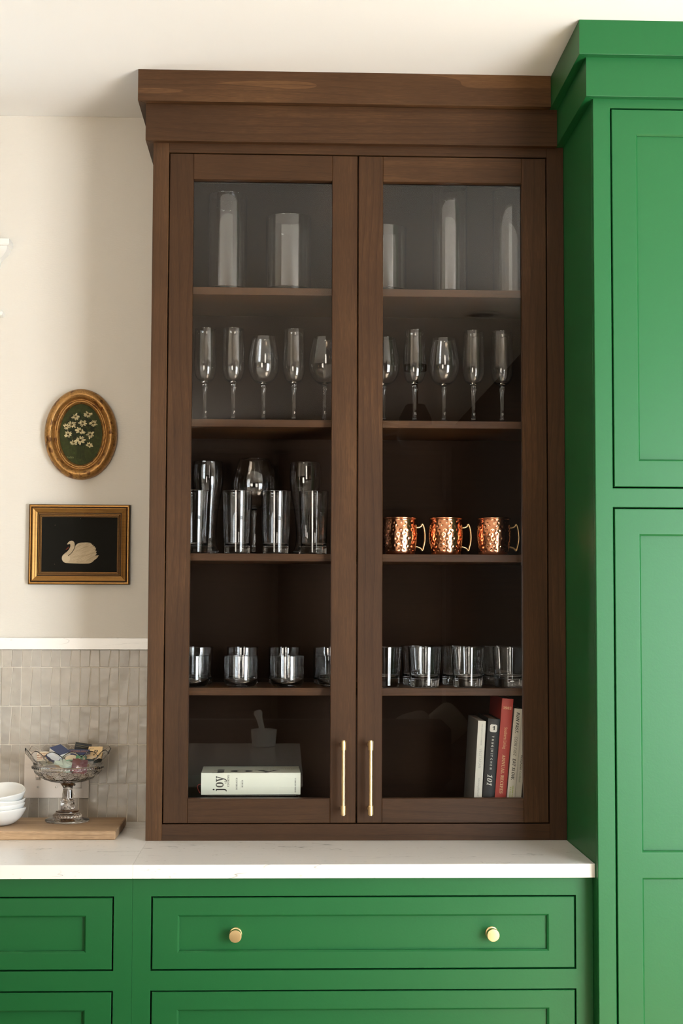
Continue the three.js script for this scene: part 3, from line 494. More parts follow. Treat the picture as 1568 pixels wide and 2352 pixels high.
// pressed glass compote
const CP = [-0.2075, BT + 0.0002, -0.176];
{
  const co = thing('compote_dish', 'footed pressed glass dish with scalloped rim filled with matchbooks', 'dish', CP);
  const build = (prof, n, f) => { // revolve with f(x, y, t) -> [radius, height]
    const pos = [], uv = [], idx = [];
    prof.forEach(([x, y, s], j) => { for (let i = 0; i <= n; i++) { const t = i / n * Math.PI * 2, [r, h] = f(x, y, t, s); pos.push(r * Math.sin(t), h, r * Math.cos(t)); uv.push(i / n, j / prof.length); } });
    for (let j = 0; j + 1 < prof.length; j++) for (let i = 0; i < n; i++) { const a = j * (n + 1) + i; idx.push(a, a + 1, a + n + 2, a, a + n + 2, a + n + 1); }
    const g = new THREE.BufferGeometry(); g.setAttribute('position', new THREE.Float32BufferAttribute(pos, 3)); g.setAttribute('uv', new THREE.Float32BufferAttribute(uv, 2)); g.setIndex(idx); g.computeVertexNormals(); return g;
  };
  const scal = (y, t) => { const k = sst(0.138, 0.170, y); return [1, k * 0.0062 * (Math.abs(Math.sin(t * 7)) * 2 - 1.15)]; };
  const outer = [[0.020, 0.0955], [0.034, 0.0965], [0.047, 0.0995], [0.060, 0.105], [0.071, 0.1125], [0.079, 0.1205], [0.0838, 0.1275], [0.0862, 0.1300], [0.0862, 0.1368], [0.0838, 0.1385], [0.0852, 0.146], [0.0905, 0.156], [0.098, 0.1665], [0.1045, 0.1735]];
  const inner = [[0.1036, 0.1742], [0.0968, 0.1672], [0.0889, 0.1567], [0.0828, 0.146], [0.0800, 0.137], [0.0775, 0.127], [0.069, 0.1175], [0.056, 0.109], [0.038, 0.103], [0.0, 0.1005]];
  const dense = (a, m) => { const o = []; for (let i = 0; i + 1 < a.length; i++) for (let k = 0; k < m; k++) o.push([mix(a[i][0], a[i + 1][0], k / m), mix(a[i][1], a[i + 1][1], k / m)]); o.push(a[a.length - 1]); return o; };
  const relief = (x, y, t) => {
    let d = 0;
    const bead = sst(0.1298, 0.1312, y) * (1 - sst(0.1356, 0.137, y)); d += bead * 0.0020 * Math.sqrt(Math.max(0, 1 - Math.pow(((t * 64 / 6.2832) % 1) * 2 - 1, 2)));
    const fan = sst(0.103, 0.108, y) * (1 - sst(0.1245, 0.128, y));
    if (fan > 0) { const a = ((t * 16 / 6.2832) % 1) * 2 - 1, b = (y - 0.104) / 0.024, v = Math.abs(a) * 1.0 + Math.abs(b * 2 - 1); d += fan * (v < 1 ? 0.0022 * (1 - v) + 0.0007 * Math.cos(Math.atan2(b * 2 - 1, a) * 14) : -0.0010 * Math.cos(Math.atan2(b - (b > 0.5 ? 1.05 : -0.05), 1 - Math.abs(a)) * 18)); }
    return d;
  };
  part(co, 'bowl', build([...dense(outer, 6), ...dense(inner, 2)].map(([x, y], i, A) => [x, y, i < 6 * 13 + 1]), 320, (x, y, t, out) => { const [, dy] = scal(y, t); const e = sst(0.150, 0.174, y) * 0.0025 * (Math.abs(Math.sin(t * 7)) - 0.5); return [Math.max(0, x + e + (out ? relief(x, y, t) : 0)), y + dy]; }), M.pressed, false);
  part(co, 'stem', build(dense([[0.0285, 0.0242], [0.0285, 0.0268], [0.0205, 0.0285], [0.0150, 0.0300], [0.0158, 0.0335], [0.0165, 0.041], [0.0155, 0.049], [0.0140, 0.0525], [0.0138, 0.0550], [0.0132, 0.066], [0.0112, 0.0775], [0.0112, 0.0795], [0.0122, 0.0800], [0.0122, 0.0818], [0.0115, 0.0825], [0.0150, 0.0885], [0.0200, 0.0955]], 4), 144, (x, y, t) => [x + (y > 0.030 && y < 0.051 ? 0.0012 * Math.sin(t * 9 + y * 700) : y > 0.055 && y < 0.078 ? 0.0007 * Math.cos(t * 6) : 0), y]), M.pressed, false);
  part(co, 'foot', build([[0, 0.0012], [0.045, 0.0012], [0.0495, 0], [0.0530, 0.001], [0.0542, 0.0035], [0.0530, 0.006], [0.0480, 0.0078], [0.0400, 0.0096], [0.0350, 0.0115], [0.0352, 0.0125], [0.0342, 0.0145], [0.0340, 0.0165], [0.0325, 0.0195], [0.0300, 0.0215], [0.0285, 0.0225], [0.0285, 0.0242]], 144, (x, y, t) => [x + (y > 0.0128 && y < 0.019 ? 0.0014 * Math.abs(Math.sin(t * 14)) : 0), y]), M.pressed, false);
}
// matchbooks heaped in the dish
{
  const lettered = (bg, draw) => std({ map: canvasTex(256, 192, (c, w, h) => { c.fillStyle = bg; c.fillRect(0, 0, w, h); draw(c, w, h); }), roughness: 0.5 });
  const txt = (s, col, font, x, y) => (c) => { c.fillStyle = col; c.font = font; c.fillText(s, x, y); };
  const L = [
    // label, cover material, end colour, size [w, h, d], position rel. to dish, rotation
    ['navy blue matchbox with a plain white end at the top of the heap', tinted(0.05, 0.065, 0.13), [0.78, 0.78, 0.76], [0.040, 0.010, 0.034], [-0.020, 0.171, 0.004], [0.25, -0.75, -0.25], 1],
    ['cream matchbook with rust brown stripes near the left rim', lettered('#d9c7ab', (c) => { c.fillStyle = '#9a5a34'; for (const y of [70, 105, 140, 172]) c.fillRect(0, y, 256, 18); txt('BOURBON', '#9a5a34', 'bold 34px sans-serif', 26, 48)(c); }), [0.70, 0.60, 0.46], [0.034, 0.024, 0.006], [-0.054, 0.159, 0.022], [-0.5, 0.15, 0.05]],
    ['white and blue matchbox wedged beside the striped matchbook', tinted(0.66, 0.70, 0.74), [0.05, 0.07, 0.16], [0.030, 0.009, 0.026], [-0.030, 0.157, 0.026], [0.3, -0.6, -0.35], 1],
    ['black matchbox with thin gold lines tilted up at the back', lettered('#14110f', (c) => { c.fillStyle = '#8a7a4c'; for (const y of [50, 100, 148]) c.fillRect(10, y, 236, 6); }), [0.02, 0.02, 0.02], [0.040, 0.017, 0.012], [0.032, 0.179, -0.030], [0.1, 0.2, -0.20]],
    ['navy matchbook with orange lettering lying across the middle', lettered('#1d2340', (c) => { txt('CANTEEN GRILL', '#b8743c', 'bold 30px sans-serif', 10, 70)(c); c.fillStyle = '#b8743c'; c.fillRect(10, 92, 236, 8); }), [0.03, 0.04, 0.10], [0.052, 0.013, 0.012], [0.026, 0.168, -0.004], [-0.2, 0.05, 0.0]],
    ['tan matchbook with black script leaning at the right rim', lettered('#d8b988', (c) => { txt('R', '#1d1712', 'italic bold 120px serif', 88, 140)(c); txt('EST. 19', '#1d1712', '24px serif', 14, 40)(c); txt('ROOMS', '#1d1712', '24px serif', 150, 178)(c); }), [0.70, 0.56, 0.36], [0.036, 0.032, 0.004], [0.064, 0.166, -0.010], [-0.55, -0.2, -0.1]],
    ['cream and green matchbox under the navy matchbook', lettered('#dccdb0', (c) => { c.fillStyle = '#3f8a62'; c.fillRect(140, 0, 116, 192); txt('&', '#f0ead8', 'bold 60px serif', 175, 120)(c); }), [0.20, 0.42, 0.30], [0.044, 0.014, 0.020], [0.022, 0.154, 0.022], [-0.3, -0.2, -0.05]],
    ['pale mint matchbox with grey lettering resting low in front', lettered('#cfe0d2', (c) => { txt('XYS AXS-DAWG', '#8d9a92', 'bold 30px sans-serif', 10, 80)(c); }), [0.36, 0.24, 0.14], [0.040, 0.011, 0.034], [-0.002, 0.141, 0.042], [0.15, -0.55, -0.22]],
    ['maroon matchbook with white script standing at the front right', lettered('#5a2426', (c) => { txt('K M', '#e8d8cc', 'italic 54px serif', 70, 150)(c); c.fillStyle = '#7c4240'; c.fillRect(0, 100, 256, 4); }), [0.22, 0.05, 0.05], [0.036, 0.034, 0.006], [0.034, 0.139, 0.048], [-0.35, 0.25, -0.08]],
    ['olive grey matchbook half buried at the left', tinted(0.22, 0.20, 0.14), [0.5, 0.46, 0.36], [0.040, 0.007, 0.034], [-0.042, 0.146, 0.030], [0.2, 0.4, -0.05]],
    ['slate purple matchbox lying flat beneath the others', tinted(0.12, 0.105, 0.13), [0.4, 0.36, 0.33], [0.050, 0.010, 0.038], [-0.028, 0.136, 0.012], [0.02, -0.3, 0.05]],
    ['brown kraft matchbox at the bottom of the heap', tinted(0.30, 0.21, 0.13), [0.5, 0.4, 0.3], [0.052, 0.012, 0.040], [0.020, 0.129, -0.004], [0.05, 0.4, 0.0]],
    ['dark teal matchbox behind the tan matchbook', tinted(0.05, 0.085, 0.09), [0.4, 0.38, 0.34], [0.042, 0.011, 0.036], [0.050, 0.146, -0.022], [0.0, -0.2, -0.1]],
    ['ivory matchbox at the back of the heap', tinted(0.55, 0.50, 0.42), [0.3, 0.2, 0.14], [0.046, 0.011, 0.036], [-0.022, 0.152, -0.032], [0.1, 0.5, 0.1]],
  ];
  for (const [label, m, e, [w, h, d], p, rot, endX] of L) {
    const k = thing(h > d ? 'matchbook' : 'matchbox', label, h > d ? 'matchbook' : 'matchbox', [CP[0] + p[0], CP[1] + p[1], CP[2] + p[2]]), em = tinted(...e, 0.7);
    const g = new THREE.BoxGeometry(w, h, d); part(k, 'cover', g, m, false);
    if (endX) { part(k, 'tray_end', box(w / 2 - 0.004, w / 2 + 0.0006, -h / 2 + 0.0006, h / 2 - 0.0006, -d / 2 + 0.0006, d / 2 - 0.0006, 0.0004), em, false); part(k, 'tray_side', box(-w / 2 + 0.001, w / 2 - 0.001, -h / 2 + 0.0008, h / 2 - 0.0008, d / 2 - 0.003, d / 2 + 0.0006, 0.0003), em, false); }
    else part(k, 'striker', box(-w / 2 + 0.001, w / 2 - 0.001, -h / 2 - 0.0004, -h / 2 + 0.004, d / 2 - 0.001, d / 2 + 0.0005, 0.0002), em, false);
    k.rotation.set(...rot);
  }
}

// ---------------------------------------------------------------- glassware in the cabinet
const lip = (ro, ri, h) => { const c = (ro + ri) / 2, w = (ro - ri) / 2, o = []; for (let i = 0; i <= 10; i++) { const t = i / 10 * Math.PI; o.push([c + w * Math.cos(t), h - w + w * Math.sin(t)]); } return o; };   // rounded rim
const S1 = 2.2352, S2 = 1.9135, S3 = 1.59, S4 = 1.2694, S5 = 0.9527;
{
  const vase = (R, h) => lathe([[0, 0], [R - 0.004, 0], [R - 0.001, 0.001], [R, 0.004], [R, h - 0.006], ...lip(R + 0.0003, R - 0.0031, h), [R - 0.0028, h - 0.006], [R - 0.0028, 0.012], [R - 0.006, 0.0085], [0, 0.0078]], 96);
  const v1 = solo('glass_vase', 'tall clear glass cylinder vase at the left of the top shelf', 'vase', vase(0.048, 0.2445), M.glass, [0.1757, S1, -0.11], 'cylinder vases on the top shelf');
  solo('glass_vase', 'short wide clear glass cylinder vase beside the tall left vase on the top shelf', 'vase', vase(0.056, 0.190), M.glass, [0.3263, S1, -0.11], 'cylinder vases on the top shelf');
  solo('glass_vase', 'short wide clear glass vase half hidden by the right door stile', 'vase', vase(0.0563, 0.166), M.glass, [0.5635, S1, -0.11], 'cylinder vases on the top shelf');
  const v4 = solo('glass_vase', 'tallest slim clear glass vase near the middle of the right pane, top shelf', 'vase', vase(0.0437, 0.276), M.glass, [0.7294, S1, -0.12], 'cylinder vases on the top shelf');
  dup(v4, [0.885, S1, -0.15], 0, 'slim clear glass vase at the right end of the top shelf', 'cylinder vases on the top shelf');
}
{
  // stemmed glass: bowl, stem and foot share their rims so that the glass is one solid
  const stemmed = (label, outerBowl, H, sr, fr, jy, group, pos) => {
    const o = thing('wine_glass', label, 'glass', pos, group);
    const ou = smooth(outerBowl, 36), inn = ou.slice().reverse().map(([x, y], i, a) => { const k = 1 - i / (a.length - 1); return [Math.max(0, x - 0.0011 - 0.0006 * (1 - k)), y + 0.0004 + 0.0042 * Math.pow(1 - k, 3)]; });
    inn[inn.length - 1][0] = 0;
    part(o, 'bowl', lathe([[sr * 1.15, jy], [sr * 1.25, jy + 0.004], ...ou, [ou[ou.length - 1][0] - 0.0006, H + 0.0005], ...inn], 72), M.glass, false);
    part(o, 'stem', lathe([[0.0062, 0.0085], [0.0048, 0.014], [0.0040, 0.028], [sr * 0.9, 0.05], [sr, jy - 0.012], [sr * 1.35, jy - 0.006], [sr * 1.4, jy - 0.003], [sr * 1.15, jy]], 40), M.glass, false);
    part(o, 'foot', lathe([[0, 0.0012], [fr * 0.6, 0.0010], [fr - 0.001, 0], [fr, 0.0008], [fr - 0.001, 0.002], [fr * 0.75, 0.0028], [fr * 0.45, 0.0042], [0.0085, 0.0060], [0.0062, 0.0085]], 56), M.glass, false);
    return o;
  };
  const G = 'stemmed glasses on the second shelf';
  const slimB = [[0.0072, 0.095], [0.0150, 0.0985], [0.0215, 0.106], [0.0262, 0.120], [0.0280, 0.140], [0.0276, 0.160], [0.0268, 0.190], [0.0254, 0.228]];
  const roundB = [[0.0075, 0.093], [0.0165, 0.0965], [0.0275, 0.106], [0.0350, 0.120], [0.0384, 0.140], [0.0374, 0.162], [0.0335, 0.186], [0.0282, 0.209]];
  const slim = stemmed('slim wine glass nearest the left edge of the left pane', slimB, 0.228, 0.0047, 0.034, 0.0885, G, [0.1245, S2, -0.09]);
  const round = stemmed('round bowled wine glass in the middle of the left pane', roundB, 0.209, 0.0045, 0.036, 0.0870, G, [0.2673, S2, -0.09]);
  for (const [x, l] of [[0.1937, 'second slim wine glass from the left in the left pane'], [0.3420, 'slim wine glass between the two round glasses in the left pane'], [0.6382, 'slim wine glass between two round glasses in the right pane'], [0.7835, 'slim wine glass second from the right edge of the right pane'], [0.8541, 'slim wine glass nearest the right edge of the right pane']]) dup(slim, [x, S2, -0.09 + rr(-0.004, 0.004)], rnd() * 6, l);
  for (const [x, l] of [[0.4160, 'round bowled wine glass cut by the right side of the left pane'], [0.5636, 'round bowled wine glass cut by the left side of the right pane'], [0.7108, 'round bowled wine glass fully in view in the right pane']]) dup(round, [x, S2, -0.09 + rr(-0.003, 0.003)], rnd() * 6, l);
  stemmed('very large balloon wine glass standing behind the pint glasses', [[0.009, 0.118], [0.022, 0.1215], [0.038, 0.132], [0.050, 0.148], [0.0562, 0.170], [0.0550, 0.193], [0.0480, 0.218], [0.0385, 0.2425]], 0.2425, 0.0048, 0.040, 0.110, null, [0.2436, S3, -0.205]);
}
{
  // pilsner and pint glasses on the third shelf
  const pils = smooth([[0.029, 0.0015], [0.0305, 0.004], [0.0290, 0.012], [0.0245, 0.026], [0.0222, 0.045], [0.0232, 0.075], [0.0275, 0.115], [0.0345, 0.155], [0.0388, 0.188], [0.0385, 0.210], [0.0362, 0.2345]], 50);
  const pin = pils.slice(9).reverse().map(([x, y]) => [x - 0.0022, y]);
  const p1 = solo('beer_glass', 'tall curved beer glass at the left, behind the pint glasses', 'glass', lathe([[0, 0.0015], [0.027, 0], ...pils, [0.0352, 0.2352], ...pin, [0.012, 0.026], [0, 0.024]], 72), M.glass, [0.1280, S3, -0.20], 'tall curved beer glasses');
  dup(p1, [0.3715, S3, -0.205], 1, 'tall curved beer glass at the right, behind the pint glasses');
  const q = solo('pint_glass', 'tapered pint glass cut by the left edge of the left pane', 'glass', lathe([[0, 0.003], [0.024, 0.0025], [0.0275, 0], [0.0305, 0.0012], [0.0312, 0.005], [0.0360, 0.1480], ...lip(0.0364, 0.0336, 0.1548), [0.0337, 0.1480], [0.0292, 0.028], [0.026, 0.0215], [0.018, 0.0195], [0, 0.0195]], 72), M.glass, [0.1025, S3, -0.10], 'pint glasses on the third shelf');
  for (const [x, l] of [[0.2058, 'tapered pint glass in front of the balloon glass, left one'], [0.2993, 'tapered pint glass in front of the balloon glass, right one'], [0.3925, 'tapered pint glass at the right side of the left pane']]) dup(q, [x, S3, -0.10 + rr(-0.004, 0.004)], rnd() * 6, l);
}
{
  // hammered copper mugs with brass handles
  const H = 0.0915, prof = [];
  const pr = smooth([[0.0345, 0.0], [0.0365, 0.003], [0.0388, 0.015], [0.0415, 0.034], [0.0425, 0.048], [0.0420, 0.062], [0.0405, 0.074], [0.0392, 0.083], [0.0390, 0.0872]], 110);
  const N = 260, pos = [], idx = [], dim = [];
  for (let row = 0; row < 8; row++) { const n = 18; for (let k = 0; k < n; k++) dim.push([(k + (row % 2) * 0.5 + rr(-0.22, 0.22)) / n * Math.PI * 2, 0.012 + row * 0.0094 + rr(-0.0016, 0.0016), rr(0.0034, 0.0049)]); }
  pr.forEach(([r, y]) => { for (let i = 0; i <= N; i++) { const t = i / N * Math.PI * 2; let d = 0; for (const [a, b, w] of dim) { if (Math.abs(b - y) > w) continue; let e = Math.abs(t % (Math.PI * 2) - a); e = Math.min(e, Math.PI * 2 - e); const s = Math.hypot(e * 0.041, b - y) / w; if (s < 1) d = Math.max(d, Math.pow(1 - s * s, 1.5)); } const q = r - 0.0007 * d; pos.push(q * Math.sin(t), y, q * Math.cos(t)); } });
  for (let j = 0; j + 1 < pr.length; j++) for (let i = 0; i < N; i++) { const a = j * (N + 1) + i; idx.push(a, a + 1, a + N + 2, a, a + N + 2, a + N + 1); }
  const g = new THREE.BufferGeometry(); g.setAttribute('position', new THREE.Float32BufferAttribute(pos, 3)); g.setIndex(idx); g.computeVertexNormals();
  const GM = 'hammered copper mugs on the third shelf', mug = thing('copper_mug', 'hammered copper mug cut by the left edge of the right pane', 'mug', [0.6040, S3, -0.10], GM);
  part(mug, 'body', g, M.copper, false);
  part(mug, 'rim', lathe([[0.0390, 0.0868], [0.0402, 0.0872], [0.0418, 0.0888], [0.0421, 0.0902], [0.0414, 0.0913], [0.0400, 0.0912], [0.0385, 0.0895], [0.0380, 0.080], [0.0400, 0.060], [0.0400, 0.040], [0.034, 0.006], [0, 0.004]], 64), M.copper, false);
  part(mug, 'base', lathe([[0, 0.0008], [0.0335, 0.0003], [0.0348, 0.0002]], 48), M.copper, false);
  const hp = [[0.0395, 0.0675, 0], [0.047, 0.0682, 0], [0.0528, 0.0712, 0], [0.0552, 0.0765, 0], [0.0562, 0.0762, 0], [0.0602, 0.066, 0], [0.0622, 0.050, 0], [0.0618, 0.034, 0], [0.0588, 0.020, 0], [0.0562, 0.0118, 0], [0.0552, 0.0112, 0], [0.0515, 0.0165, 0], [0.045, 0.0192, 0], [0.0370, 0.0215, 0]];
  const hg = tube(hp, 0.0024, 70, 12); hg.scale(1, 1, 1.9); part(mug, 'handle', hg, M.brass, false); mug.rotation.y = 0.16;
  dup(mug, [0.7165, S3, -0.10], 0.10, 'hammered copper mug in the middle of the row, handle to the right'); dup(mug, [0.8340, S3, -0.10], 0.04, 'hammered copper mug nearest the right edge of the right pane');
}
{
  const low = [[0, 0.001], [0.026, 0.0006], [0.0315, 0.0015], [0.0375, 0.006], [0.0402, 0.0125], [0.0407, 0.020], [0.0407, 0.0720], ...lip(0.0408, 0.0389, 0.0747), [0.0389, 0.0720], [0.0388, 0.020], [0.0365, 0.0125], [0.030, 0.0095], [0, 0.0088]];
  const a = solo('low_tumbler', 'low round-cornered tumbler cut by the left edge of the left pane', 'glass', lathe(low, 80), M.glass, [0.1002, S4, -0.085], 'low tumblers on the fourth shelf');
  for (const [x, l] of [[0.2177, 'low round-cornered tumbler in front, second from the left'], [0.3290, 'low round-cornered tumbler in front, third from the left'], [0.4439, 'low round-cornered tumbler half hidden by the right stile of the left door']]) dup(a, [x, S4, -0.085 + rr(-0.004, 0.004)], 1, l);
  const tallp = [[0, 0.0015], [0.034, 0.001], [0.0375, 0.003], [0.0385, 0.008], [0.0388, 0.0900], ...lip(0.0389, 0.0368, 0.0928), [0.0368, 0.0900], [0.0365, 0.018], [0.033, 0.0135], [0, 0.0125]];
  const b = solo('straight_tumbler', 'straight tumbler behind the leftmost low tumbler', 'glass', lathe(tallp, 72), M.glass, [0.1050, S4, -0.19], 'straight tumblers in the back row of the fourth shelf');
  for (const [x, l] of [[0.2180, 'straight tumbler rising behind the second low tumbler'], [0.3220, 'straight tumbler rising behind the third low tumbler'], [0.4340, 'straight tumbler behind the low tumbler at the right stile']]) dup(b, [x, S4, -0.19 + rr(-0.004, 0.004)], 1, l);
  const rock = [[0, 0.002], [0.028, 0.0015], [0.0322, 0], [0.0342, 0.0012], [0.0350, 0.005], [0.0403, 0.0925], ...lip(0.0407, 0.0383, 0.0972), [0.0383, 0.0925], [0.0332, 0.029], [0.030, 0.0225], [0.02, 0.0205], [0, 0.0205]];
  const c = solo('rocks_glass', 'heavy-based rocks glass cut by the left edge of the right pane', 'glass', lathe(rock, 72), M.glass, [0.5665, S4, -0.09], 'rocks glasses on the fourth shelf');
  for (const [x, l] of [[0.6636, 'heavy-based rocks glass in front, second from the left in the right pane'], [0.7690, 'heavy-based rocks glass in front, third from the left in the right pane'], [0.8700, 'heavy-based rocks glass in front at the right edge of the right pane']]) dup(c, [x, S4, -0.09 + rr(-0.003, 0.003)], 1, l);
  for (const [x, l] of [[0.6530, 'rocks glass in the back row behind the second front glass'], [0.7520, 'rocks glass in the back row behind the third front glass'], [0.8520, 'rocks glass in the back row behind the rightmost front glass']]) dup(c, [x, S4, -0.19 + rr(-0.003, 0.003)], 1, l, 'rocks glasses on the fourth shelf');
}

// ---------------------------------------------------------------- cookbooks on the cabinet floor
{
  const spineTex = (W, H, bg, draw) => std({ map: canvasTex(W, H, (c) => { c.fillStyle = bg; c.fillRect(0, 0, W, H); for (let i = 0; i < 60; i++) { c.fillStyle = `rgba(${rnd() < 0.5 ? '0,0,0' : '255,255,255'},${rnd() * 0.05})`; c.fillRect(rnd() * W, rnd() * H, 3 + rnd() * 20, 1 + rnd() * 2); } draw(c, W, H); }), roughness: 0.5 });
  // upright book: spine towards the room, x = thickness, y = height, depth behind
  function book(label, x, t, h, d, z, lean, cover, spine, hard) {
    const b = thing('cookbook', label, 'book', [x, S5 + 0.0006 + t * Math.sin(lean), z], null);
    const ct = hard ? 0.0026 : 0.0009, ov = hard ? 0.003 : 0.0006;
    part(b, 'pages', box(ct, t - ct, ov, h - ov, -d + ov, -0.002, 0.0004), M.paper, false);
    part(b, 'front_cover', box(0, ct, 0, h, -d, -0.0008, 0.0004), cover, false); part(b, 'back_cover', box(t - ct, t, 0, h, -d, -0.0008, 0.0004), cover, false);
    const n = 8, pos = [], uv = [], idx = [], bulge = hard ? 0.0022 : 0.0006;
    for (let i = 0; i <= n; i++) for (const y of [0, h]) { const u = i / n; pos.push(u * t, y, bulge * Math.sin(u * Math.PI)); uv.push(u, y / h); }
    for (let i = 0; i < n; i++) idx.push(i * 2, i * 2 + 2, i * 2 + 3, i * 2, i * 2 + 3, i * 2 + 1);
    const o = pos.length / 3; for (let i = 0; i <= n; i++) for (const y of [0, h]) { const u = i / n; pos.push(u * t, y, -0.0012); uv.push(u, y / h); }
    for (let i = 0; i < n; i++) { const a = o + i * 2; idx.push(a, a + 3, a + 2, a, a + 1, a + 3); idx.push(i * 2, o + i * 2, o + i * 2 + 2, i * 2, o + i * 2 + 2, i * 2 + 2, i * 2 + 1, o + i * 2 + 3, o + i * 2 + 1, i * 2 + 1, i * 2 + 3, o + i * 2 + 3); }
    const g = new THREE.BufferGeometry(); g.setAttribute('position', new THREE.Float32BufferAttribute(pos, 3)); g.setAttribute('uv', new THREE.Float32BufferAttribute(uv, 2)); g.setIndex(idx); g.computeVertexNormals();
    part(b, 'spine', g, spine, false); b.rotation.z = -lean; return b;
  }
  const down = (c, s, col, font, x, y, w, sx = 1) => { c.save(); c.translate(x, y); c.rotate(Math.PI / 2); c.scale(sx, 1); c.fillStyle = col; c.font = font; c.textBaseline = 'middle'; c.fillText(s, 0, 0, w); c.restore(); };
  const K = 6400;                                                 // pixels a metre on the spines
  const sz = (t, h) => [Math.round(t * K), Math.round(h * K)];
  let [w, h] = sz(0.0187, 0.236);
  book('white paperback cookbook with a grey cover, leftmost of the leaning books', 0.7765, 0.0187, 0.236, 0.20, -0.058, 0.0575, spineTex(400, 400, '#7d7d7b', () => {}), spineTex(w, h, '#c9c7ba', (c) => {
    down(c, 'THE COMPLETE COOKBOOK', '#77766e', '27px sans-serif', w / 2 + 4, 45, 330); down(c, 'VEGETARIAN', '#9a9a90', '54px sans-serif', w / 2, 425, 300); down(c, 'EdiciónyManual', '#8d8c82', '40px sans-serif', w / 2, 870, 290); }), false);
  [w, h] = sz(0.0285, 0.241);
  book('black hardback cookbook with white spaced lettering and an orange flame', 0.7958, 0.0285, 0.241, 0.19, -0.058, 0.078, tinted(0.006, 0.006, 0.006, 0.75), spineTex(w, h, '#100f0e', (c) => {
    c.fillStyle = '#cfccc2'; c.beginPath(); c.roundRect(34, 86, 112, 118, 26); c.fill(); c.fillStyle = '#151413'; c.fillRect(92, 112, 16, 62); c.beginPath(); c.moveTo(108, 108); c.lineTo(66, 130); c.lineTo(108, 134); c.fill();
    let y = 262; for (const ch of 'THUG|KITCHEN') { down(c, ch, '#cfccc2', 'bold 44px sans-serif', w / 2, y); y += ch === '|' ? 30 : ch === 'I' ? 30 : 47; }
    down(c, '101', '#cfccc2', 'italic bold 108px serif', w / 2 - 4, 840, 180);
    c.fillStyle = '#c96a1c'; for (const [x, q, r] of [[60, 1290, 30], [95, 1275, 34], [128, 1292, 28], [80, 1325, 34], [115, 1330, 32]]) { c.beginPath(); c.arc(x, q, r, 0, 7); c.fill(); } c.fillStyle = '#151413'; c.font = 'bold 40px sans-serif'; c.fillText('FAS', 56, 1395); c.fillRect(70, 1330, 12, 24); c.fillRect(104, 1326, 14, 22); }), true);
  [w, h] = sz(0.0272, 0.2895);
  book('tall red hardback recipe annual with pale gold lettering, topmost of the books', 0.8257, 0.0272, 0.2895, 0.21, -0.060, 0.080, tinted(0.30, 0.028, 0.022, 0.45), spineTex(w, h, '#a83a30', (c) => {
    c.fillStyle = '#d8b684'; c.font = 'bold 60px serif'; c.textAlign = 'center'; c.fillText('1983', w / 2, 165, 140); c.textAlign = 'left';
    down(c, 'Southern Living', '#d8b684', '62px serif', w / 2 + 2, 440, 335); down(c, 'ANNUAL RECIPES', '#d8b684', 'bold 66px serif', w / 2, 860, 600); }), true);
  [w, h] = sz(0.0190, 0.2655);
  book('white cookbook with heavy black italic lettering beside the red one', 0.8546, 0.0190, 0.2655, 0.20, -0.060, 0.090, tinted(0.60, 0.58, 0.52, 0.5), spineTex(w, h, '#cbc7b8', (c) => {
    down(c, 'RUN FAST.', '#26241f', 'italic bold 66px sans-serif', w / 2, 50, 350); down(c, 'COOK FAST.', '#4c4a44', 'italic 64px serif', w / 2, 425, 310); down(c, 'EAT SLOW.', '#26241f', 'italic bold 66px sans-serif', w / 2, 760, 360);
    down(c, 'SHALANE FLANAGAN', '#8f9f2c', 'bold 30px sans-serif', w / 2 + 16, 1180, 260); down(c, '& ELYSE KOPECKY', '#8f9f2c', 'bold 30px sans-serif', w / 2 - 20, 1200, 240); }), false);
  [w, h] = sz(0.0150, 0.254);
  book('thin white cookbook with small black and green lettering at the far right', 0.8746, 0.0150, 0.254, 0.20, -0.064, 0.090, tinted(0.60, 0.58, 0.52, 0.5), spineTex(w, h, '#c6c2b2', (c) => {
    down(c, 'PieritaPure®', '#26241f', 'bold 40px sans-serif', w / 2, 640, 230); down(c, 'Cookbook', '#55603a', '38px sans-serif', w / 2, 890, 230); }), false);
  // the thick white book lying flat, spine to the front, on a low glass dish
  const d0 = [0.247, S5 + 0.0003, -0.155], dish = new THREE.Shape(), hw = 0.118, hd = 0.082, rad = 0.022;
  const rr2 = (p, a, b, r) => { p.moveTo(-a + r, -b); p.lineTo(a - r, -b); p.absarc(a - r, -b + r, r, -Math.PI / 2, 0); p.lineTo(a, b - r); p.absarc(a - r, b - r, r, 0, Math.PI / 2); p.lineTo(-a + r, b); p.absarc(-a + r, b - r, r, Math.PI / 2, Math.PI); p.lineTo(-a, -b + r); p.absarc(-a + r, -b + r, r, Math.PI, Math.PI * 1.5); };
  rr2(dish, hw, hd, rad); const hole = new THREE.Path(); rr2(hole, hw - 0.006, hd - 0.006, rad - 0.004); dish.holes.push(hole);
  const dg = new THREE.ExtrudeGeometry(dish, { depth: 0.0545, bevelEnabled: true, bevelThickness: 0.0015, bevelSize: 0.0015, bevelOffset: -0.0015, bevelSegments: 2, curveSegments: 8 }); dg.rotateX(-Math.PI / 2); dg.translate(0, 0.0015, 0);
  solo('glass_dish', 'low rectangular clear glass dish under the thick white book', 'dish', dg, M.glass, d0);
  const jb = thing('cookbook', 'thick white cookbook lying flat on the glass dish, black lettering on spine', 'book', [0.1245, S5 + 0.0585, -0.080]), W = 0.2385, T = 0.0515, D = 0.152;
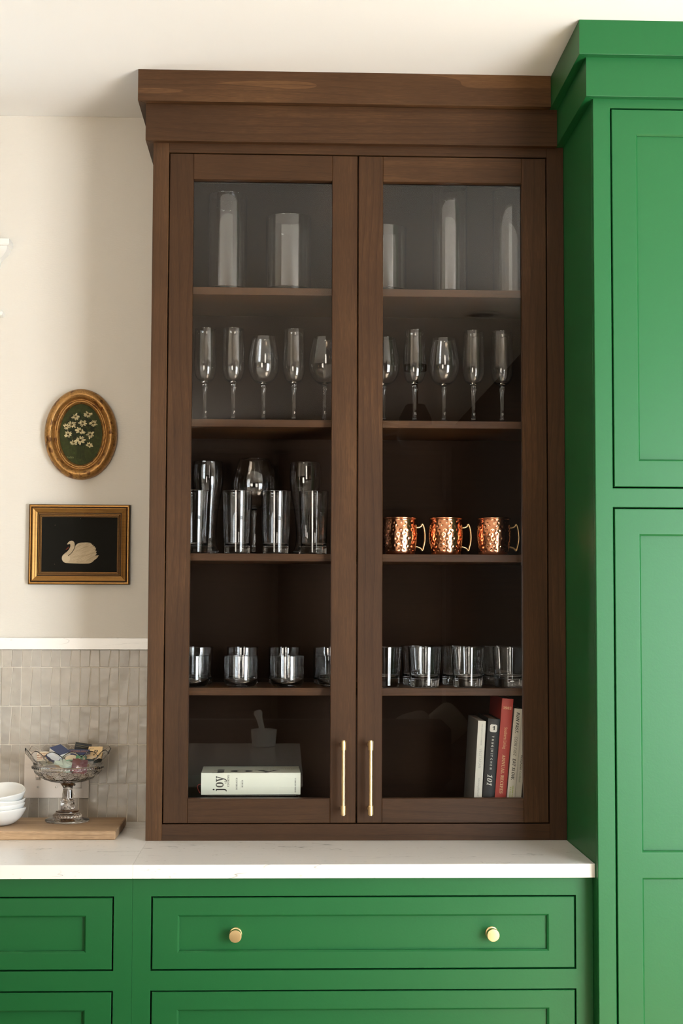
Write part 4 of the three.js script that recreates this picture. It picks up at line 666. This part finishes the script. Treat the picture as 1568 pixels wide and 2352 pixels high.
  const cream = std({ map: canvasTex(1024, 640, (c, a, b) => { c.fillStyle = '#c3c6b4'; c.fillRect(0, 0, a, b); c.fillStyle = '#23211c'; c.font = 'bold 300px serif'; c.save(); c.translate(120, 560); c.scale(1.5, 1.2); c.fillText('joy', 0, 0); c.restore(); c.font = '70px serif'; c.fillText('of COOKING', 640, 300, 330); }), roughness: 0.6 }), spm = spineTex(1431, 309, '#cfd2c2', (c) => {
    const up = (s, font, x, y, mw) => { c.save(); c.translate(x, y); c.rotate(-Math.PI / 2); c.fillStyle = '#25231e'; c.font = font; c.fillText(s, 0, 0, mw); c.restore(); };
    c.save(); c.translate(320, 258); c.rotate(-Math.PI / 2); c.scale(0.88, 1.25); c.fillStyle = '#25231e'; c.font = 'bold 160px serif'; c.fillText('joy', 0, 0); c.restore();
    up('of', '44px serif', 364, 150); up('COOKING', 'bold 42px serif', 404, 196, 170); up('ROMBAUER', 'bold 30px serif', 522, 236, 170); up('BECKER', 'bold 30px serif', 604, 204, 104); up('BOBBS-MERRILL', 'bold 26px serif', 1366, 280, 210); c.fillStyle = '#8d8d80'; for (let i = 0; i < 9; i++) c.fillRect(560, 116 + i * 12, 4, 6); });
  jb.rotation.y = 0.02;
  part(jb, 'pages', box(0.003, W - 0.003, 0.0028, T - 0.0028, -D + 0.003, -0.004, 0.0006), M.paper, false);
  const face = (y) => { const g = new THREE.BoxGeometry(W, 0.0028, D - 0.0015); g.translate(W / 2, y, -D / 2 - 0.0006); return g; };
  part(jb, 'front_cover', face(T - 0.0014), cream, false); part(jb, 'back_cover', face(0.0014), cream, false);
  const sg = new THREE.PlaneGeometry(W, T, 1, 10), sp = sg.attributes.position; for (let i = 0; i < sp.count; i++) sp.setZ(i, 0.0035 * Math.cos(sp.getY(i) / T * Math.PI)); sg.translate(W / 2, T / 2, 0); sg.computeVertexNormals();
  const sb = box(0, W, 0.001, T - 0.001, -0.0025, -0.0006, 0.0003); part(jb, 'spine_board', sb, tinted(0.55, 0.56, 0.48), false); part(jb, 'spine', sg, spm, false);
  part(jb, 'ribbon', (() => { const g = tube([[0.004, 0.020, -0.03], [-0.004, 0.022, -0.026], [-0.0095, 0.018, -0.022], [-0.0075, 0.010, -0.018], [-0.003, 0.002, -0.016]], 0.0009, 24, 6); return g; })(), tinted(0.45, 0.03, 0.03, 0.6), false);
}

scene.add(camera);
renderer.render(scene, camera);
